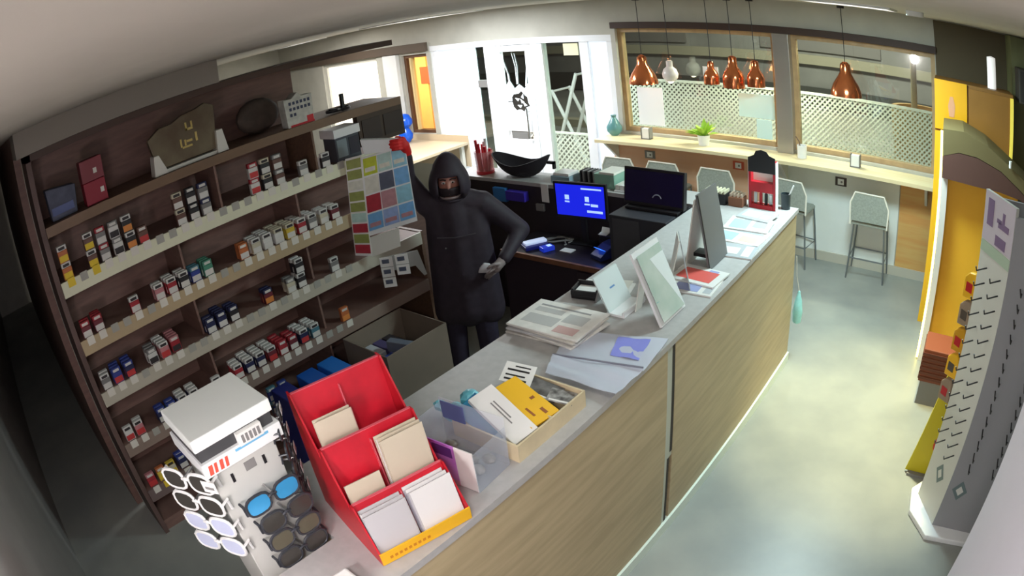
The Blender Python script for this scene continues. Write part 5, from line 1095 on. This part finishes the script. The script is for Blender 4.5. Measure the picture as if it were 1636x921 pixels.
def strip_tickets(label, x, z, n, y=-0.12):
    s = thing('ticket_strip', label, 'ticket strip', (PX, PY, 0), PRZ, 'loose ticket strips')
    for k in range(n):
        part('ticket', MB().box(x-0.045, x+0.045, y-0.003, y, z-k*0.075-0.07, z-k*0.075), M_paper, s)
        part('ticket_print', MB().box(x-0.03, x+0.02, y-0.0042, y-0.0032, z-k*0.075-0.045, z-k*0.075-0.015), TK['slate'], s)
strip_tickets('strip of white tickets dangling below the scratch card display', -0.49, 1.10, 3)
strip_tickets('shorter strip of white tickets dangling nearest the hooded person', -0.38, 1.11, 2, -0.13)
t = thing('clear_cover', 'clear plastic cover sheet hanging behind the dangling tickets', 'plastic sheet', (PX, PY, 0), PRZ)
part('sheet', MB().prism([(-0.52, 1.09), (-0.27, 1.11), (-0.23, 0.93), (-0.25, 0.92), (-0.30, 1.0), (-0.50, 0.98)], -0.09, -0.086, 'y'), film_mat('cover_film', (176, 174, 170), 0.35, 0.2), t)

# ------------------------------------------------------------------ hooded person
def fuse(name, caps, balls, voxel, m, parent, smooth=6, boxes=()):
    me = bpy.data.meshes.new(name); bm = bmesh.new()
    for (p0, p1, r0, r1) in caps:
        p0, p1 = Vector(p0), Vector(p1); n = max(2, int((p1-p0).length/(0.4*min(r0, r1)))+1)
        for i in range(n+1):
            f = i/n; r = r0+(r1-r0)*f
            bmesh.ops.create_icosphere(bm, subdivisions=2, radius=r, matrix=Matrix.Translation(p0+(p1-p0)*f))
    for (c, s, rot) in balls:
        mt = Matrix.Translation(Vector(c)) @ (Matrix.Rotation(R(rot), 4, 'Y') if rot else Matrix.Identity(4)) @ Matrix.Diagonal((s[0], s[1], s[2], 1))
        bmesh.ops.create_icosphere(bm, subdivisions=3, radius=1.0, matrix=mt)
    bm.to_mesh(me); bm.free()
    o = bpy.data.objects.new(name, me); COL.objects.link(o)
    md = o.modifiers.new('r', 'REMESH'); md.mode = 'VOXEL'; md.voxel_size = voxel
    ms = o.modifiers.new('s', 'SMOOTH'); ms.factor = 0.5; ms.iterations = smooth
    dg = bpy.context.evaluated_depsgraph_get(); me2 = bpy.data.meshes.new_from_object(o.evaluated_get(dg))
    o.modifiers.clear(); o.data = me2; bpy.data.meshes.remove(me)
    for p in me2.polygons: p.use_smooth = True
    me2.materials.clear(); me2.materials.append(m)
    o.parent = parent
    return o
P = thing('person', 'person in black hooded jacket and trousers reaching up with a red glove', 'person', (PX, PY, 0), PRZ)
M_skin = mat('skin', (176, 120, 104), 0.55); M_jack = mat('black_jacket', (46, 36, 46), 0.7, noise=0.15, scale=18, bump=0.15); M_trou = mat('black_trousers', (42, 34, 52), 0.8, noise=0.12, scale=20)
M_gr = mat('red_glove', (214, 34, 34), 0.6); M_gp = mat('pale_glove', (150, 136, 134), 0.6)
shL, elL, wrL = (-0.17, 0.0, 1.385), (-0.262, -0.05, 1.60), (-0.235, -0.10, 1.79)
shR, elR, wrR = (0.20, 0.0, 1.355), (0.44, 0.06, 1.11), (0.305, -0.13, 0.99)
hpL, knL, anL = (-0.08, 0.0, 0.84), (-0.10, -0.03, 0.46), (-0.12, 0.0, 0.09)
hpR, knR, anR = (0.11, 0.0, 0.83), (0.12, -0.03, 0.45), (0.12, 0.02, 0.09)
HC = Vector((0.005, -0.045, 1.545))
body = fuse('body', [((0, 0, 0.88), (0.01, 0, 1.12), 0.115, 0.105), ((0.01, 0, 1.12), (0.01, 0, 1.32), 0.11, 0.115), ((0.005, 0, 1.34), (0.005, -0.03, 1.50), 0.055, 0.05),
    (shL, elL, 0.05, 0.042), (elL, wrL, 0.04, 0.028), (shR, elR, 0.05, 0.042), (elR, wrR, 0.04, 0.028), (shL, shR, 0.055, 0.055),
    (hpL, knL, 0.08, 0.055), (knL, anL, 0.052, 0.035), (hpR, knR, 0.08, 0.055), (knR, anR, 0.052, 0.035), (hpL, hpR, 0.085, 0.085),
    (anL, (-0.13, -0.14, 0.035), 0.035, 0.03), (anR, (0.14, -0.12, 0.035), 0.035, 0.03),
    ((0.005, -0.135, 1.555), (0.005, -0.150, 1.525), 0.010, 0.014)],
    [(HC, (0.074, 0.092, 0.115), 0), (HC+Vector((0, -0.03, -0.06)), (0.052, 0.060, 0.055), 0), (HC+Vector((-0.074, 0.01, -0.01)), (0.012, 0.02, 0.03), 0), (HC+Vector((0.074, 0.01, -0.01)), (0.012, 0.02, 0.03), 0)], 0.008, M_skin, P, 3)
for s in (-1, 1):
    e = part('eye', MB().sphere(HC+Vector((s*0.030, -0.083, 0.012)), 0.013, 10, 8, (1.2, 0.7, 0.7)), mat('eye_white', (206, 196, 190), 0.3), body, smooth=True)
    part('brow', MB().tube([HC+Vector((s*0.012, -0.094, 0.030)), HC+Vector((s*0.032, -0.092, 0.036)), HC+Vector((s*0.05, -0.078, 0.030))], 0.0045, 6), mat('dark_hair', (40, 30, 28), 0.8), body, smooth=True)
    part('iris', MB().sphere(HC+Vector((s*0.030, -0.0915, 0.011)), 0.006, 8, 6, (1, .4, 1)), M_black, body, smooth=True)
part('mouth', MB().tube([HC+Vector((-0.022, -0.094, -0.064)), HC+Vector((0, -0.100, -0.062)), HC+Vector((0.022, -0.094, -0.064))], 0.005, 6), mat('lip', (140, 80, 76), 0.5), body, smooth=True)
# dark half mask below the eyes with a pale edge under the chin
def shell(c, s, keep, th, m, name, parent, n=32, mm=24, taper=0.0):
    vs = []; idx = {}; fs = []
    for i in range(mm+1):
        tt = math.pi*i/mm
        for k in range(n):
            a = 2*math.pi*k/n
            vs.append(Vector((math.sin(tt)*math.cos(a), math.sin(tt)*math.sin(a), math.cos(tt))))
    sel = []
    for i in range(mm):
        for k in range(n):
            q = (i*n+k, (i+1)*n+k, (i+1)*n+(k+1) % n, i*n+(k+1) % n)
            cc = sum((vs[v] for v in q), Vector())/4
            if keep(cc): sel.append(q)
    bm = bmesh.new(); used = {}
    for q in sel:
        loop = []
        for v in q:
            if v not in used: used[v] = bm.verts.new(Vector(c)+Vector((vs[v].x*s[0]*(1-taper*vs[v].z), vs[v].y*s[1]*(1-taper*0.6*vs[v].z), vs[v].z*s[2]*(1.12 if vs[v].z > 0.6 else 1))))
            if used[v] not in loop: loop.append(used[v])
        if len(loop) >= 3:
            try: bm.faces.new(loop)
            except ValueError: pass
    bmesh.ops.remove_doubles(bm, verts=bm.verts, dist=1e-5)
    bmesh.ops.recalc_face_normals(bm, faces=bm.faces)
    bmesh.ops.solidify(bm, geom=bm.faces[:], thickness=th)
    me = bpy.data.meshes.new(name); bm.to_mesh(me); bm.free()
    for p in me.polygons: p.use_smooth = True
    return link(name, me, m, parent)
shell(HC+Vector((0, -0.012, -0.005)), (0.083, 0.100, 0.122), lambda v: v.y < 0.25 and -0.62 < v.z < -0.12, 0.004, mat('dark_mask', (40, 28, 32), 0.7), 'face_mask', P)
shell(HC+Vector((0, -0.014, -0.012)), (0.088, 0.106, 0.120), lambda v: v.y < 0.0 and -0.78 < v.z <= -0.58, 0.005, mat('mask_edge', (150, 134, 132), 0.6), 'mask_edge', P)
hood = shell(HC+Vector((0.0, 0.015, 0.01)), (0.136, 0.145, 0.168), lambda v: not (v.y < -0.30 and abs(v.x) < 0.56 and -0.78 < v.z < 0.26) and v.z > -0.97, 0.014, M_jack, 'hood', P, taper=0.26)
jacket = fuse('jacket', [((0.02, 0, 0.62), (0.01, 0, 1.15), 0.165, 0.150), ((0.01, 0, 1.15), (0.01, 0, 1.30), 0.150, 0.13), ((-0.095, 0.01, 0.60), (-0.085, 0, 1.15), 0.145, 0.125), ((0.135, 0.01, 0.59), (0.115, 0, 1.15), 0.145, 0.125), (shL, (0, 0, 1.42), 0.075, 0.095), (shR, (0, 0, 1.42), 0.08, 0.095),
    ((-0.085, 0, 1.15), (-0.10, 0, 1.33), 0.125, 0.095), ((0.115, 0, 1.15), (0.12, 0, 1.30), 0.125, 0.10), ((0, 0, 1.36), (0.002, -0.01, 1.47), 0.12, 0.105),
    (shL, elL, 0.080, 0.058), (elL, (-0.238, -0.095, 1.76), 0.056, 0.042), (shR, elR, 0.088, 0.068), (elR, wrR, 0.064, 0.048)],
    [], 0.014, M_jack, P, 10)
part('chest_seam', MB().tube([(-0.12, -0.132, 1.19), (0.0, -0.158, 1.185), (0.14, -0.135, 1.19)], 0.0035, 6), mat('zip_grey', (70, 64, 70), 0.4), jacket, smooth=True)
part('button', MB().sphere((-0.07, -0.158, 1.12), 0.006, 8, 6), M_chrome, jacket)
trou = fuse('trousers', [(hpL, knL, 0.115, 0.085), (knL, (-0.12, 0.0, 0.07), 0.085, 0.075), (hpR, knR, 0.115, 0.085), (knR, (0.12, 0.02, 0.07), 0.085, 0.075), (hpL, hpR, 0.12, 0.12)], [], 0.014, M_trou, P, 6)
for s, an in ((-1, anL), (1, anR)):
    sh_ = fuse('shoe', [((an[0], an[1]+0.03, 0.045), (an[0]+s*0.015, an[1]-0.15, 0.040), 0.044, 0.040)], [], 0.008, mat('black_shoe', (30, 28, 32), 0.5), P, 4)
    part('sole', MB().cbox((an[0]+s*0.008, an[1]-0.06, 0.008), (0.085, 0.26, 0.014)), M_black, sh_, 0.005)
# gloves: palm, four fingers of unequal length and a thumb from the side of the palm
def chain(pts, r0, r1):
    out = []
    for i in range(len(pts)-1):
        f0, f1 = i/(len(pts)-1), (i+1)/(len(pts)-1)
        out.append((pts[i], pts[i+1], r0+(r1-r0)*f0, r0+(r1-r0)*f1))
    return out
# raised hand closing over the right end of the header box (box front face at y=-0.155)
cp = [(wrL, (-0.240, -0.130, 1.845), 0.034, 0.036)]
for k, dz in enumerate((0.032, 0.012, -0.009, -0.029)):
    L = (0.048, 0.055, 0.052, 0.042)[k]
    a = (-0.252, -0.155, 1.862+dz); cp += chain([a, (a[0]-0.018, -0.176, a[2]+0.003), (a[0]-0.018-L*0.55, -0.176, a[2]+0.004), (a[0]-0.020-L, -0.168, a[2])], 0.0105, 0.0085)
cp += chain([(-0.235, -0.110, 1.835), (-0.250, -0.090, 1.875), (-0.270, -0.088, 1.895), (-0.290, -0.094, 1.900)], 0.013, 0.010)
fuse('red_glove', cp, [((-0.242, -0.135, 1.862), (0.024, 0.030, 0.046), 0)], 0.004, M_gr, P, 2)
# lowered hand holding a crumpled white packet
cp = [(wrR, (0.255, -0.165, 0.955), 0.034, 0.034)]
for k in range(4):
    L = (0.052, 0.060, 0.055, 0.044)[k]
    a = Vector((0.228+k*0.004, -0.185+0.020*k, 0.945-0.016*k)); cp += chain([a, a+Vector((-0.026, -0.010, -0.012)), a+Vector((-0.026-L*0.5, -0.004, -0.030)), a+Vector((-0.028-L*0.7, 0.012, -0.050))], 0.0105, 0.008)
cp += chain([(0.262, -0.185, 0.975), (0.235, -0.205, 0.985), (0.205, -0.210, 0.975), (0.188, -0.206, 0.962)], 0.013, 0.009)
fuse('pale_glove', cp, [((0.245, -0.165, 0.945), (0.034, 0.030, 0.040), 30)], 0.004, M_gp, P, 2)
t = thing('white_packet', 'crumpled white packet held in the lowered hand of the hooded person', 'packet', (PX, PY, 0), PRZ)
m_ = MB(); rg = random.Random(8)
m_.prism([(0.12, 0.93), (0.185, 0.925), (0.215, 0.95), (0.205, 0.985), (0.165, 0.995), (0.135, 0.965)], -0.195, -0.172, 'y')
part('packet', m_, mat('packet_white', (206, 202, 206), 0.4), t, 0.006, smooth=True)
